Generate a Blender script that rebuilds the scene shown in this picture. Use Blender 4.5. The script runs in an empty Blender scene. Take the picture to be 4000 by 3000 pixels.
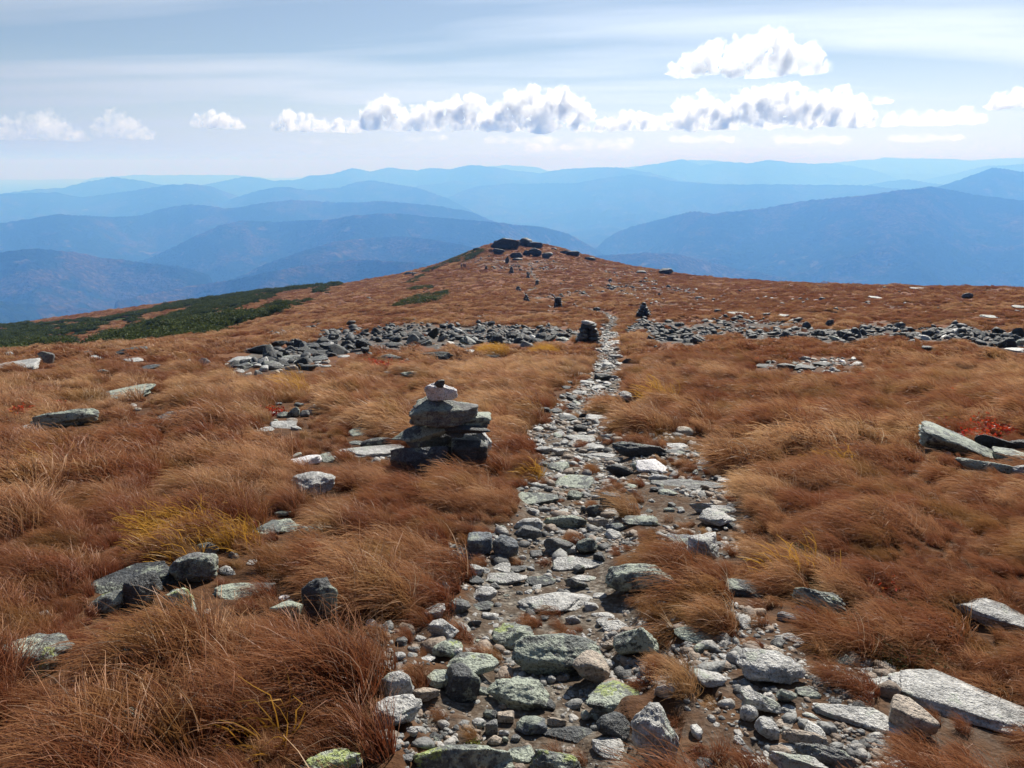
import bpy, bmesh, math, random
import numpy as np
from mathutils import Vector, Matrix, Euler

R = math.radians
random.seed(7)
rng = np.random.default_rng(7)
scn = bpy.context.scene
COL = scn.collection

# ------------------------------------------------------------------ tagging
def tag(o, label=None, cat=None, group=None, kind=None):
    if label: o['label'] = label
    if cat: o['category'] = cat
    if group: o['group'] = group
    if kind: o['kind'] = kind
    return o

def mesh_obj(name, verts, faces, mat=None, smooth=True, parent=None, loc=None):
    me = bpy.data.meshes.new(name)
    v = np.asarray(verts, dtype=np.float32).reshape(-1, 3)
    me.vertices.add(len(v)); me.vertices.foreach_set('co', v.ravel())
    f = np.asarray(faces, dtype=np.int32)
    k = f.shape[1]
    me.loops.add(f.size); me.loops.foreach_set('vertex_index', f.ravel())
    me.polygons.add(len(f))
    me.polygons.foreach_set('loop_start', np.arange(0, f.size, k, dtype=np.int32))
    me.update(calc_edges=True)
    if smooth: me.polygons.foreach_set('use_smooth', np.ones(len(f), dtype=bool))
    if mat: me.materials.append(mat)
    o = bpy.data.objects.new(name, me)
    if parent: o.parent = parent
    if loc is not None: o.location = loc
    return o

def link(o):
    COL.objects.link(o); return o

def fattr(o, name, vals):
    a = o.data.attributes.new(name, 'FLOAT', 'POINT')
    a.data.foreach_set('value', np.asarray(vals, dtype=np.float32))

# ------------------------------------------------------------------ noise
def _hash(ix, iy, iz, s):
    h = (ix.astype(np.int64) * 374761393 + iy.astype(np.int64) * 668265263 + iz.astype(np.int64) * 2147483647 + s * 974711) & 0xffffffff
    h = ((h ^ (h >> 13)) * 1274126177) & 0xffffffff
    h = ((h ^ (h >> 16)) * 2246822519) & 0xffffffff
    return ((h ^ (h >> 15)) & 0xffffff) / float(0xffffff) * 2 - 1

def vnoise(p, seed=0):
    """value noise of an (n,3) array, about -1..1"""
    i = np.floor(p).astype(np.int64); f = p - i
    u = f * f * f * (f * (f * 6 - 15) + 10)
    out = 0
    for dx in (0, 1):
        wx = u[:, 0] if dx else 1 - u[:, 0]
        for dy in (0, 1):
            wy = u[:, 1] if dy else 1 - u[:, 1]
            for dz in (0, 1):
                wz = u[:, 2] if dz else 1 - u[:, 2]
                out = out + wx * wy * wz * _hash(i[:, 0] + dx, i[:, 1] + dy, i[:, 2] + dz, seed)
    return out

def fbm(p, octv=4, seed=0, gain=.5, lac=2.03):
    a, s, t = 1.0, 0, 0
    for k in range(octv):
        s = s + a * vnoise(p, seed + k * 17); t += a; a *= gain; p = p * lac + 11.7
    return s / t * 1.6

def fbm2(x, y, scale, octv=4, seed=0, gain=.5):
    return fbm(np.stack([x / scale, y / scale, np.full_like(x, seed * 3.7)], 1), octv, seed, gain)

# ------------------------------------------------------------------ camera
F, CX, CY = 1536.0, 1106.0, 829.5            # focal length and centre in photo pixels (2212 wide)
PITCH = math.atan((CY - 352.0) / F)          # eye level lies at row 345
cp, sp = math.cos(PITCH), math.sin(PITCH)
cam = bpy.data.cameras.new('camera'); cam.sensor_width = 36; cam.lens = 36 * F / 2212
cam.clip_start = 0.05; cam.clip_end = 400000
camo = bpy.data.objects.new('camera', cam); link(camo)
camo.location = (0, 0, 0); camo.rotation_euler = (R(90) - PITCH, 0, 0)
scn.camera = camo

def ray(px, py):
    u = (np.asarray(px, float) - CX) / F; v = -(np.asarray(py, float) - CY) / F
    y = cp + v * sp; z = -sp + v * cp
    return u, y, z
def azt(px, py):
    u, y, z = ray(px, py)
    return np.arctan2(u, y), z / np.hypot(u, y)
def project(P):
    P = np.asarray(P, float)
    d = P[:, 1] * cp - P[:, 2] * sp
    up = P[:, 1] * sp + P[:, 2] * cp
    d = np.where(d < .05, .05, d)
    return CX + F * P[:, 0] / d, CY - F * up / d, d

# ------------------------------------------------------------------ near terrain (the alpine ridge)
COLS = {
 -900: [(30, 790), (60, 850), (120, 900), (250, 900), (420, 950)],
 -300: [(30, 778), (40, 772), (60, 800), (120, 790), (200, 765), (300, 745), (360, 738), (430, 770)],
 0:    [(28, 768), (38, 757), (60, 780), (120, 770), (200, 740), (300, 712), (360, 702), (430, 735)],
 200:  [(28, 768), (42, 750), (65, 760), (120, 742), (200, 710), (280, 684), (330, 674), (430, 715)],
 400:  [(28, 762), (48, 735), (80, 725), (140, 698), (220, 668), (290, 653), (330, 651), (430, 700)],
 600:  [(28, 762), (50, 722), (80, 697), (140, 668), (220, 640), (280, 628), (320, 626), (430, 690)],
 740:  [(28, 762), (50, 718), (80, 686), (140, 657), (210, 630), (265, 617), (300, 614), (430, 680)],
 880:  [(28, 762), (50, 717), (80, 675), (140, 648), (200, 622), (260, 596), (300, 588), (430, 660)],
 970: [(28, 762), (50, 716), (80, 669), (130, 644), (170, 622), (240, 584), (290, 566), (320, 563), (430, 650)],
 1035: [(28, 762), (50, 715), (80, 668), (130, 641), (170, 617), (225, 576), (275, 544), (305, 535), (325, 536), (430, 640)],
 1075: [(28, 762), (50, 715), (80, 667), (120, 643), (160, 622), (210, 587), (255, 550), (290, 523), (310, 514), (328, 518), (430, 640)],
 1130: [(28, 762), (50, 715), (80, 667), (120, 643), (160, 622), (210, 587), (255, 550), (290, 523), (310, 514), (328, 518), (430, 640)],
 1190: [(28, 762), (50, 715), (80, 667), (120, 643), (160, 622), (210, 588), (255, 555), (290, 533), (312, 528), (330, 532), (430, 640)],
 1260: [(28, 762), (50, 715), (80, 667), (120, 643), (160, 622), (210, 592), (260, 566), (295, 551), (320, 550), (430, 640)],
 1450: [(28, 762), (50, 717), (80, 669), (120, 642), (160, 622), (210, 602), (250, 592), (285, 590), (420, 670)],
 1700: [(28, 762), (50, 720), (80, 671), (120, 641), (160, 621), (205, 613), (240, 612), (400, 680)],
 1950: [(28, 762), (50, 722), (80, 671), (120, 637), (160, 622), (190, 620), (220, 624), (400, 690)],
 2212: [(28, 765), (50, 724), (80, 672), (120, 638), (150, 627), (175, 626), (210, 634), (400, 700)],
 2600: [(28, 768), (50, 728), (80, 678), (120, 645), (150, 634), (180, 634), (220, 650), (400, 720)],
 3200: [(28, 775), (50, 740), (80, 690), (120, 660), (150, 660), (400, 760)],
}
LR0, LR1, NLR = math.log(.4), math.log(620), 420
NAZ = 721; AZ0, AZ1 = -R(75), R(75)
SLOPE = .20
def plane(x, y): return -(1.6 + SLOPE * y)

def _build_table():
    lrs = np.linspace(LR0, LR1, NLR); azs = np.linspace(AZ0, AZ1, NAZ)
    cols = []; caz = []
    for px in sorted(COLS):
        pts = COLS[px]; az, _ = azt(px, pts[0][1])
        rr = [1, 4, 9, 14]; res = [0, 0, 0, 0]
        for r, py in pts:
            a, t = azt(px, py); rr.append(r); res.append(r * t - plane(r * math.sin(a), r * math.cos(a)))
        rl = rr[-1]; zl = res[-1]
        rr.append(620); res.append(zl - (620 - rl) * .75)
        res = np.interp(lrs, np.log(rr), res)
        cols.append(res); caz.append(float(az))
    cols = np.array(cols); caz = np.array(caz)
    tab = np.empty((NAZ, NLR))
    for j in range(NLR): tab[:, j] = np.interp(azs, caz, cols[:, j])
    def blur(a, n, axis):
        k = np.exp(-.5 * (np.arange(-3 * n, 3 * n + 1) / n) ** 2); k /= k.sum()
        pad = [(0, 0), (0, 0)]; pad[axis] = (3 * n, 3 * n)
        return np.apply_along_axis(lambda v: np.convolve(v, k, 'valid'), axis, np.pad(a, pad, 'edge'))
    return blur(blur(tab, 5, 0), 3, 1)
TAB = _build_table()

def base_h(x, y):
    x = np.asarray(x, float); y = np.asarray(y, float)
    r = np.maximum(np.hypot(x, y), .41); az = np.clip(np.arctan2(x, y), AZ0, AZ1 - 1e-6)
    fi = (az - AZ0) / (AZ1 - AZ0) * (NAZ - 1); fj = np.clip((np.log(r) - LR0) / (LR1 - LR0) * (NLR - 1), 0, NLR - 1.001)
    i = fi.astype(int); j = fj.astype(int); a = fi - i; b = fj - j
    t = (TAB[i, j] * (1 - a) * (1 - b) + TAB[i + 1, j] * a * (1 - b) + TAB[i, j + 1] * (1 - a) * b + TAB[i + 1, j + 1] * a * b)
    return plane(x, y) + t * np.clip(y / 3, 0, 1)

# picture-space outlines of what covers the ground, tested at ground points
def inpoly(px, py, poly):
    c = np.zeros(px.shape, bool); n = len(poly)
    for k in range(n):
        x0, y0 = poly[k]; x1, y1 = poly[(k + 1) % n]
        if y0 == y1: continue
        m = ((y0 > py) != (y1 > py)) & (px < (x1 - x0) * (py - y0) / (y1 - y0) + x0)
        c ^= m
    return c

PATH = [(1800, 1130, 640), (1659, 1135, 520), (1560, 1150, 470), (1450, 1170, 450), (1380, 1180, 440), (1300, 1190, 400), (1220, 1170, 330),
        (1150, 1220, 290), (1090, 1240, 260), (1040, 1265, 250), (1000, 1265, 200), (960, 1262, 165), (930, 1243, 122), (890, 1238, 108), (860, 1250, 100), (835, 1285, 84),
        (800, 1308, 66), (770, 1318, 54), (745, 1312, 36), (720, 1312, 30), (700, 1322, 24), (690, 1330, 20), (675, 1300, 18), (650, 1200, 16),
        (638, 1130, 13), (630, 1140, 12), (618, 1164, 10), (605, 1160, 9), (595, 1150, 7), (580, 1146, 5), (560, 1140, 3)]
_pp = np.array(PATH[::-1], float)
def path_mask(px, py, jit=0):
    """1 in the middle of the worn trail, 0 outside"""
    c = np.interp(py, _pp[:, 0], _pp[:, 1]); w = np.interp(py, _pp[:, 0], _pp[:, 2]) * .5
    jj = .38 * np.sin(px * .021 + py * .013) * np.sin(py * .027 + 1) + .22 * np.sin(px * .05 - py * .043)
    return np.clip(1.6 - (1.3 + jj) * np.abs(px - c + jit * w) / np.maximum(w, 1), 0, 1) * (py > 570)

STONY = [  # thin turf with stones coming through (picture outline, strength)
 ([(1300, 950), (1480, 930), (1540, 1000), (1600, 1050), (1640, 1120), (1630, 1190), (1560, 1210), (1440, 1190), (1360, 1100)], .75),
 ([(1450, 1330), (1560, 1290), (1680, 1350), (1760, 1440), (1900, 1420), (2260, 1500), (2260, 1720), (1440, 1720), (1480, 1560), (1400, 1450)], .62),
 ([(1480, 1180), (1640, 1190), (1850, 1240), (1900, 1330), (1700, 1350), (1540, 1290)], .35),
 ([(610, 940), (720, 930), (860, 960), (850, 990), (760, 1010), (640, 1020)], .7),
 ([(190, 1200), (300, 1170), (480, 1180), (640, 1240), (770, 1260), (740, 1330), (600, 1310), (420, 1340), (230, 1330)], .85),
 ([(660, 1360), (900, 1290), (960, 1420), (820, 1480), (690, 1440)], .5),
 ([(560, 1110), (720, 1115), (700, 1160), (560, 1150)], .5), ([(30, 880), (300, 870), (320, 935), (40, 930)], .55), ([(580, 865), (720, 860), (720, 935), (580, 925)], .6),
 ([(760, 795), (900, 780), (1000, 800), (900, 815), (780, 815)], .4), ([(1640, 780), (1860, 772), (1870, 805), (1660, 805)], .6), ([(2000, 930), (2260, 930), (2260, 1010), (2060, 1000)], .5),
 ([(460, 780), (720, 765), (700, 810), (500, 815)], .6)]
def stony_mask(px, py, r):
    m = np.zeros(px.shape)
    for poly, d in STONY: m = np.maximum(m, inpoly(px, py, poly) * d)
    return m * (r < 45)

TALUS = [  # polygons of loose dark rock with density
 ([(690, 735), (730, 715), (800, 706), (900, 700), (1050, 702), (1180, 706), (1250, 712), (1240, 736), (1130, 745), (1000, 748), (880, 752), (760, 765), (700, 775), (650, 790), (560, 802), (495, 792), (500, 775), (580, 758)], 1.0),
 ([(588, 721), (640, 708), (700, 701), (690, 712), (600, 724)], .7),
 ([(1130, 702), (1180, 697), (1240, 696), (1235, 706), (1150, 708)], .5),
 ([(1360, 700), (1440, 694), (1540, 700), (1550, 735), (1500, 742), (1420, 728), (1370, 720)], 1.0),
 ([(1370, 728), (1400, 720), (1470, 730), (1475, 742), (1400, 742)], .9),
 ([(1540, 692), (1640, 688), (1720, 700), (1760, 712), (1720, 732), (1540, 730)], .95),
 ([(1700, 735), (1760, 715), (1820, 706), (1960, 704), (2080, 707), (2160, 718), (2260, 724), (2260, 755), (2130, 752), (2040, 738), (1900, 736), (1760, 742)], 1.0),
 ([(1060, 690), (1110, 684), (1120, 694), (1070, 700)], .4),
 ([(1140, 640), (1260, 634), (1300, 646), (1180, 652)], .4),
 ([(1040, 668), (1280, 660), (1330, 676), (1100, 684)], .22),
 ([(1250, 612), (1400, 606), (1520, 625), (1400, 640), (1280, 632)], .38),
 ([(1330, 640), (1560, 640), (1640, 660), (1500, 672), (1380, 665)], .32),
 ([(1560, 640), (1900, 650), (2212, 668), (2212, 690), (1800, 684), (1600, 668)], .12),
 ([(1030, 560), (1180, 552), (1230, 580), (1120, 592), (1040, 580)], .4),
 ([(1240, 560), (1400, 585), (1500, 600), (1300, 600)], .2),
]
def talus_mask(px, py, r):
    m = np.zeros(px.shape); qx = px + 13 * np.sin(px * .05 + py * .11) + 8 * np.sin(px * .13 - py * .2); qy = py + 4 * np.sin(px * .037) + 3.5 * np.sin(px * .091 + 1) + 2 * np.sin(px * .21)
    px, py = qx, qy
    for poly, d in TALUS: m = np.maximum(m, inpoly(px, py, poly) * d)
    return m * (r < 320) * (r > 18)

_c = lambda pts: [(.35 * a, 331.8 + .35 * b) for a, b in pts]
_k = lambda pts: [(774.2 + .325 * a, 470 + .325 * b) for a, b in pts]
GREEN = [_c([(-900, 1090), (0, 1062), (600, 1022), (840, 980), (1210, 905), (1210, 938), (860, 1002), (640, 1062), (480, 1125), (400, 1190), (0, 1300), (-900, 1350)]),
         _c([(530, 1212), (700, 1140), (880, 1060), (1200, 955), (1190, 915), (1680, 825), (2100, 795), (2110, 815), (1740, 855), (1640, 905), (1500, 955), (1230, 1030), (1000, 1115), (900, 1185)]),
         _c([(880, 1190), (1000, 1110), (1300, 1030), (1900, 898), (1925, 908), (1640, 1010), (1400, 1092), (1230, 1168)]),
         _c([(775, 1035), (815, 1020), (860, 1030), (840, 1050)]), _c([(800, 1085), (850, 1065), (875, 1080), (840, 1095)]), _c([(630, 1115), (660, 1107), (675, 1112), (650, 1122)]), _c([(1930, 858), (1960, 843), (2030, 843), (2020, 858)]),
         _c([(1700, 930), (1730, 912), (1790, 920), (1760, 940)]),
         _c([(350, 1210), (420, 1180), (470, 1178), (400, 1215)])]
KNOBGREEN = [_k([(420, 358), (500, 335), (600, 285), (700, 235), (800, 215), (850, 212), (840, 232), (720, 292), (600, 305), (520, 342), (440, 372)]),
             _k([(220, 600), (290, 570), (360, 530), (450, 515), (560, 500), (600, 490), (590, 515), (540, 560), (440, 570), (300, 592)]),
             _k([(320, 440), (400, 390), (450, 378), (440, 400), (400, 430)]), _k([(335, 480), (400, 460), (495, 455), (480, 475), (400, 488)])]
def green_mask(px, py, r):
    m = np.zeros(px.shape, bool)
    for p in GREEN: m |= inpoly(px, py, p)
    return m & (r > 60)
def knob_mask(px, py, r):
    m = np.zeros(px.shape, bool)
    for p in KNOBGREEN: m |= inpoly(px, py, p)
    return m & (r > 90)

def height(x, y):
    x = np.asarray(x, float); y = np.asarray(y, float)
    shp = x.shape; x = x.ravel(); y = y.ravel()
    r = np.hypot(x, y); z = base_h(x, y)
    px, py, d = project(np.stack([x, y, z], 1))
    pm = path_mask(px, py) * (y > .5)
    n = .05 * fbm2(x, y, 1.1, 2, 5) + .10 * fbm2(x, y, 4.2, 3, 9)
    big = np.clip((r - 15) / 60, 0, 1)
    n = n * (1 - .7 * pm) + big * (.28 * fbm2(x, y, 9, 3, 21) + .22 * fbm2(x, y * 1.6, 3.0, 2, 31) * (1 - pm))
    n = n - .07 * pm
    return (z + n * np.clip((r + .6) / 2.5, 0, 1)).reshape(shp)

def ground_at(px, py, rmax=420):
    """ground point seen at a photo pixel"""
    u, y, z = (float(v) for v in ray(px, py))
    h = math.hypot(u, y)
    rr = np.geomspace(.8, rmax, 900)
    zz = z / h * rr; hh = height(u / h * rr, y / h * rr)
    k = np.argmax(zz < hh)
    if not (zz < hh).any(): return None
    k = max(k, 1)
    a, b = zz[k - 1] - hh[k - 1], zz[k] - hh[k]
    r = rr[k - 1] + (rr[k] - rr[k - 1]) * a / (a - b)
    P = np.array([u / h * r, y / h * r, 0]); P[2] = float(height(P[0], P[1]))
    return P

def sun_dir():
    az, el = R(SUN_AZ), R(SUN_EL)
    return Vector((math.sin(az) * math.cos(el), math.cos(az) * math.cos(el), math.sin(el)))
SUN_AZ, SUN_EL = 24.0, 37.0

# ------------------------------------------------------------------ node helper
class NT:
    def __init__(self, name):
        self.m = bpy.data.materials.new(name); self.m.use_nodes = True
        self.t = self.m.node_tree; self.t.nodes.clear()
        self.out = self.n('ShaderNodeOutputMaterial')
    def n(self, typ, **kw):
        nd = self.t.nodes.new(typ)
        for k, v in kw.items():
            if k in nd.inputs.keys(): self.set(nd.inputs[k], v)
            else: setattr(nd, k, v)
        return nd
    def set(self, sock, v):
        if hasattr(v, 'is_output') or isinstance(v, bpy.types.NodeSocket): self.t.links.new(v, sock)
        elif hasattr(v, 'outputs'): self.t.links.new(v.outputs[0], sock)
        else: sock.default_value = v
    def noise(self, vec, scale, detail=3, rough=.55, out=0, **kw):
        nd = self.n('ShaderNodeTexNoise'); self.set(nd.inputs['Vector'], vec); nd.inputs['Scale'].default_value = scale
        nd.inputs['Detail'].default_value = detail; nd.inputs['Roughness'].default_value = rough
        for k, v in kw.items(): nd.inputs[k].default_value = v
        return nd.outputs[out]
    def ramp(self, fac, stops, interp='LINEAR'):
        nd = self.n('ShaderNodeValToRGB'); self.set(nd.inputs[0], fac); cr = nd.color_ramp; cr.interpolation = interp
        while len(cr.elements) < len(stops): cr.elements.new(.5)
        for e, (p, c) in zip(cr.elements, stops):
            e.position = p; e.color = (c, c, c, 1) if isinstance(c, (int, float)) else (*c, 1)
        return nd.outputs[0]
    def mix(self, fac, a, b, mode='MIX'):
        nd = self.n('ShaderNodeMix', data_type='RGBA', blend_type=mode)
        self.set(nd.inputs[0], fac)
        for s, v in ((nd.inputs[6], a), (nd.inputs[7], b)):
            self.set(s, (*v, 1) if isinstance(v, tuple) and len(v) == 3 else v)
        return nd.outputs[2]
    def math(self, op, a, b=0.0, clamp=False):
        nd = self.n('ShaderNodeMath', operation=op, use_clamp=clamp); self.set(nd.inputs[0], a); self.set(nd.inputs[1], b)
        return nd.outputs[0]
    def vmath(self, op, a, b):
        nd = self.n('ShaderNodeVectorMath', operation=op); self.set(nd.inputs[0], a); self.set(nd.inputs[1], b); return nd.outputs[0]
    def attr(self, name, typ='GEOMETRY', out='Fac'):
        nd = self.n('ShaderNodeAttribute', attribute_name=name, attribute_type=typ); return nd.outputs[out]
    def bump(self, h, strength=.5, dist=.02):
        nd = self.n('ShaderNodeBump'); self.set(nd.inputs['Height'], h); nd.inputs['Strength'].default_value = strength; nd.inputs['Distance'].default_value = dist
        return nd.outputs[0]
    def done(self, shader):
        self.t.links.new(shader if isinstance(shader, bpy.types.NodeSocket) else shader.outputs[0], self.out.inputs[0]); return self.m
# ------------------------------------------------------------------ ground sheet material
def ground_mat():
    m = NT('alpine_ground'); pos = m.n('ShaderNodeNewGeometry').outputs['Position']
    n1 = m.noise(pos, 1.3, 4); n2 = m.noise(pos, 9, 4); n3 = m.noise(pos, 40, 3); nf = m.noise(pos, .12, 3)
    st = m.noise(m.vmath('MULTIPLY', pos, (1, 2.2, 1)), .55, 4, .65)
    litter = m.ramp(n2, [(.25, (.030, .015, .008)), (.5, (.075, .035, .016)), (.75, (.13, .065, .030))])
    heath = m.ramp(st, [(.3, (.10, .042, .018)), (.5, (.19, .082, .036)), (.72, (.27, .13, .062))])
    heath = m.mix(m.ramp(nf, [(.4, 0.0), (.62, 1.0)]), heath, m.mix(.5, heath, (.17, .068, .040)))
    np_ = m.noise(m.vmath('MULTIPLY', pos, (.45, 1, 1)), .22, 5, .7); heath = m.mix(m.ramp(np_, [(.56, 0.0), (.64, .75)]), heath, m.mix(n2, (.05, .045, .04), (.17, .15, .13)))
    col = m.mix(m.attr('far'), litter, heath)
    grav = m.ramp(n3, [(.3, (.055, .046, .038)), (.5, (.13, .112, .09)), (.7, (.28, .25, .21))])
    grav = m.mix(m.ramp(n2, [(.42, 0.0), (.58, .8)]), grav, (.070, .045, .028))
    pm = m.math('MULTIPLY_ADD', m.attr('path'), 1.6); 
    pmn = pm.node; pmn.inputs[2].default_value = -.5
    pm = m.math('ADD', pm, m.math('MULTIPLY', n1, .5), True)
    pm = m.math('MULTIPLY', pm, m.math('GREATER_THAN', m.attr('path'), .02))
    col = m.mix(pm, col, grav)
    rk = m.ramp(n1, [(.3, (.035, .036, .036)), (.6, (.12, .12, .11)), (.75, (.2, .2, .18))])
    col = m.mix(m.attr('talus'), col, rk)
    gr = m.ramp(n1, [(.3, (.022, .036, .012)), (.6, (.05, .07, .02)), (.8, (.09, .085, .035))])
    col = m.mix(m.attr('green'), col, gr)
    b = m.n('ShaderNodeBsdfPrincipled', Roughness=.95); m.set(b.inputs['Base Color'], col)
    b.inputs['Specular IOR Level'].default_value = .15
    hh = m.math('ADD', n2, m.math('MULTIPLY', n3, .4)); m.set(b.inputs['Normal'], m.bump(hh, .7, .05))
    return m.done(b)

def build_ground():
    azs = np.concatenate([np.linspace(-math.pi, -R(50), 60)[:-1], np.linspace(-R(50), R(50), 620), np.linspace(R(50), math.pi, 60)[1:]])
    rs = np.concatenate([[0.0], np.geomspace(.35, 615, 520)])
    A, RR = np.meshgrid(azs, rs, indexing='ij')
    X = RR * np.sin(A); Y = RR * np.cos(A)
    lim = np.abs(A) > R(74)                      # behind the walker the ground only has to reach a little way
    RR2 = np.where(lim, np.minimum(RR, 60 + (RR - 60) * .2), RR); X = RR2 * np.sin(A); Y = RR2 * np.cos(A)
    Z = height(X, Y)
    na, nr = A.shape
    I = np.arange(na * nr).reshape(na, nr)
    f = np.stack([I[:-1, :-1], I[1:, :-1], I[1:, 1:], I[:-1, 1:]], -1).reshape(-1, 4)
    P = np.stack([X, Y, Z], -1).reshape(-1, 3)
    o = mesh_obj('ground', P, f, ground_mat())
    px, py, d = project(P); r = np.hypot(P[:, 0], P[:, 1]); front = P[:, 1] > .3
    fattr(o, 'path', np.maximum(path_mask(px, py), stony_mask(px, py, r) * .62 * (px > 800)) * front)
    fattr(o, 'talus', talus_mask(px, py, r) * front * .8)
    fattr(o, 'green', np.maximum(green_mask(px, py, r), knob_mask(px, py, r)) * front * 1.0)
    fattr(o, 'far', np.clip((r - 8) / 30, 0, 1))
    link(o); tag(o, kind='structure')
build_ground()

# ------------------------------------------------------------------ far mountains
RIDGES = [  # (distance m, front slope, [(photo x, photo y)])
 (34000, .16, [(200, 384), (280, 378), (380, 377), (470, 377), (560, 381)]),
 (34000, .16, [(1700, 357), (1806, 352), (1906, 341), (2006, 343), (2106, 345), (2212, 341), (2400, 344)]),
 (30000, .16, [(1040, 362), (1060, 359), (1090, 355), (1156, 361), (1196, 370), (1250, 366), (1440, 356), (1491, 346), (1531, 346), (1580, 350), (1700, 360)]),
 (20000, .2, [(-300, 425), (0, 417), (65, 410), (140, 404), (190, 392), (245, 382), (290, 388), (340, 396), (420, 402), (480, 391), (530, 381), (600, 390), (640, 387), (670, 378), (715, 376), (735, 370), (760, 362), (800, 370), (840, 361), (900, 367), (930, 362), (970, 365), (1015, 356), (1045, 357), (1106, 367), (1166, 374), (1216, 365), (1286, 360), (1346, 362), (1400, 372), (1460, 385)]),
 (24000, .2, [(1230, 394), (1271, 387), (1331, 375), (1386, 357), (1426, 351), (1473, 342), (1495, 350), (1513, 357), (1546, 352), (1571, 349), (1621, 352), (1661, 344), (1706, 351), (1760, 354), (1801, 351), (1846, 359), (1906, 372), (1956, 392), (2000, 400)]),
 (24000, .2, [(1960, 395), (2010, 385), (2056, 375), (2131, 357), (2212, 354), (2400, 350)]),
 (19000, .2, [(1850, 402), (1926, 390), (1956, 387), (2026, 397), (2080, 405)]),
 (15500, .22, [(930, 445), (960, 430), (1000, 410), (1040, 400), (1106, 396), (1180, 394), (1241, 395), (1296, 385), (1366, 375), (1396, 378), (1456, 390), (1556, 397), (1660, 397), (1760, 398), (1856, 399), (1951, 407), (2010, 420)]),
 (17000, .22, [(900, 400), (950, 395), (985, 388), (1030, 396), (1080, 405)]),
 (15500, .2, [(-300, 430), (-60, 424), (0, 419), (60, 415), (122, 414), (175, 425), (227, 419), (290, 411), (329, 404), (406, 395), (455, 402), (515, 423), (560, 440)]),
 (13500, .2, [(470, 440), (518, 423), (591, 402), (623, 403), (665, 409), (735, 404), (774, 391), (795, 388), (830, 393), (900, 405), (960, 425), (1010, 450), (1040, 470)]),
 (9500, .24, [(-300, 492), (-60, 488), (0, 482), (70, 472), (119, 460), (168, 465), (241, 468), (304, 463), (350, 449), (409, 439), (450, 443), (486, 449), (560, 439), (630, 430), (693, 435), (774, 436), (830, 433), (900, 440), (960, 446), (1010, 456), (1040, 466), (1080, 482), (1130, 510)]),
 (7400, .25, [(300, 565), (357, 542), (413, 512), (476, 484), (525, 476), (600, 478), (700, 474), (760, 466), (800, 462), (850, 460), (950, 469), (1080, 480), (1180, 490), (1230, 505), (1290, 538), (1330, 565)]),
 (12500, .25, [(1960, 420), (2000, 410), (2031, 402), (2081, 385), (2143, 361), (2175, 365), (2212, 369), (2300, 375), (2450, 390)]),
 (8500, .26, [(1260, 560), (1290, 535), (1310, 514), (1340, 497), (1362, 489), (1440, 470), (1490, 455), (1540, 460), (1640, 450), (1760, 430), (1856, 422), (1900, 415), (1960, 408), (2010, 402), (2060, 410), (2106, 420), (2212, 432), (2450, 440)]),
 (6000, .28, [(-300, 556), (-100, 550), (0, 544), (50, 536), (105, 538), (165, 544), (217, 556), (297, 564), (385, 574), (450, 592)]),
 (5600, .28, [(480, 615), (560, 575), (640, 545), (720, 522), (774, 516), (830, 511), (872, 509), (937, 517), (1002, 528), (1040, 537), (1100, 555), (1180, 575)]),
 (4600, .3, [(250, 650), (400, 618), (520, 600), (640, 575), (760, 560), (900, 565), (1000, 590)]),
 (5600, .28, [(1240, 560), (1290, 550), (1340, 548), (1400, 545), (1460, 548), (1560, 572), (1700, 600)]),
 (4300, .3, [(-400, 640), (-100, 640), (60, 655), (200, 668), (330, 690)]),
]
FLOOR = -1150.0
def far_h(x, y):
    r = np.hypot(x, y); az = np.arctan2(x, y)
    wob = fbm2(x, y, 2600, 4, 50)
    rid = 1 - np.abs(fbm2(x, y, 900, 4, 60, .55)) * 1.3
    z = FLOOR + 45 * (fbm2(x, y, 3000, 3, 41) + 1) + 22 * fbm2(x, y, 700, 3, 43)
    top = np.full(r.shape, FLOOR)
    for k, (D, sl, pts) in enumerate(RIDGES):
        a = np.array([azt(px, py) for px, py in pts]); 
        o = np.argsort(a[:, 0]); a = a[o]
        Dk = D * (1 + .05 * np.sin(az * 9 + k)) * (1 + .03 * np.sin(az * 31 + 2 * k))
        t = np.interp(az, a[:, 0], a[:, 1])
        crest = t * Dk + D * .0008 * fbm(np.stack([az * 60, np.full_like(az, k * 5.1), np.zeros_like(az)], 1), 4, k + 80)
        # ends of a range sink into the valley
        e = np.maximum(np.clip((a[0, 0] - az) / .05, 0, None), np.clip((az - a[-1, 0]) / .05, 0, None))
        crest = crest - e * 600 - e * e * 500
        dr = r - Dk
        spur = np.clip(np.abs(dr) / 1600, 0, 1)
        h = crest - np.where(dr < 0, -dr * sl * (1 - .35 * np.clip(-dr / 5000, 0, 1)), dr * (sl + .12)) 
        h = h + spur * (115 * (rid - .9) + 80 * wob) * np.where(dr < 0, 1, .6) - spur * 60
        top = np.maximum(top, h)
    # smooth union with the valley floor
    k = 90.0
    zz = np.maximum(z, top) + k * np.exp(-np.abs(z - top) / k) * .35
    # flank of the home mountain
    hf = -70 - np.clip(r - 380, 0, None) * .42 + 40 * fbm2(x, y, 500, 3, 71)
    zz = np.where(r < 3500, np.maximum(np.minimum(zz, FLOOR + 260), hf), zz)
    return zz

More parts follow.
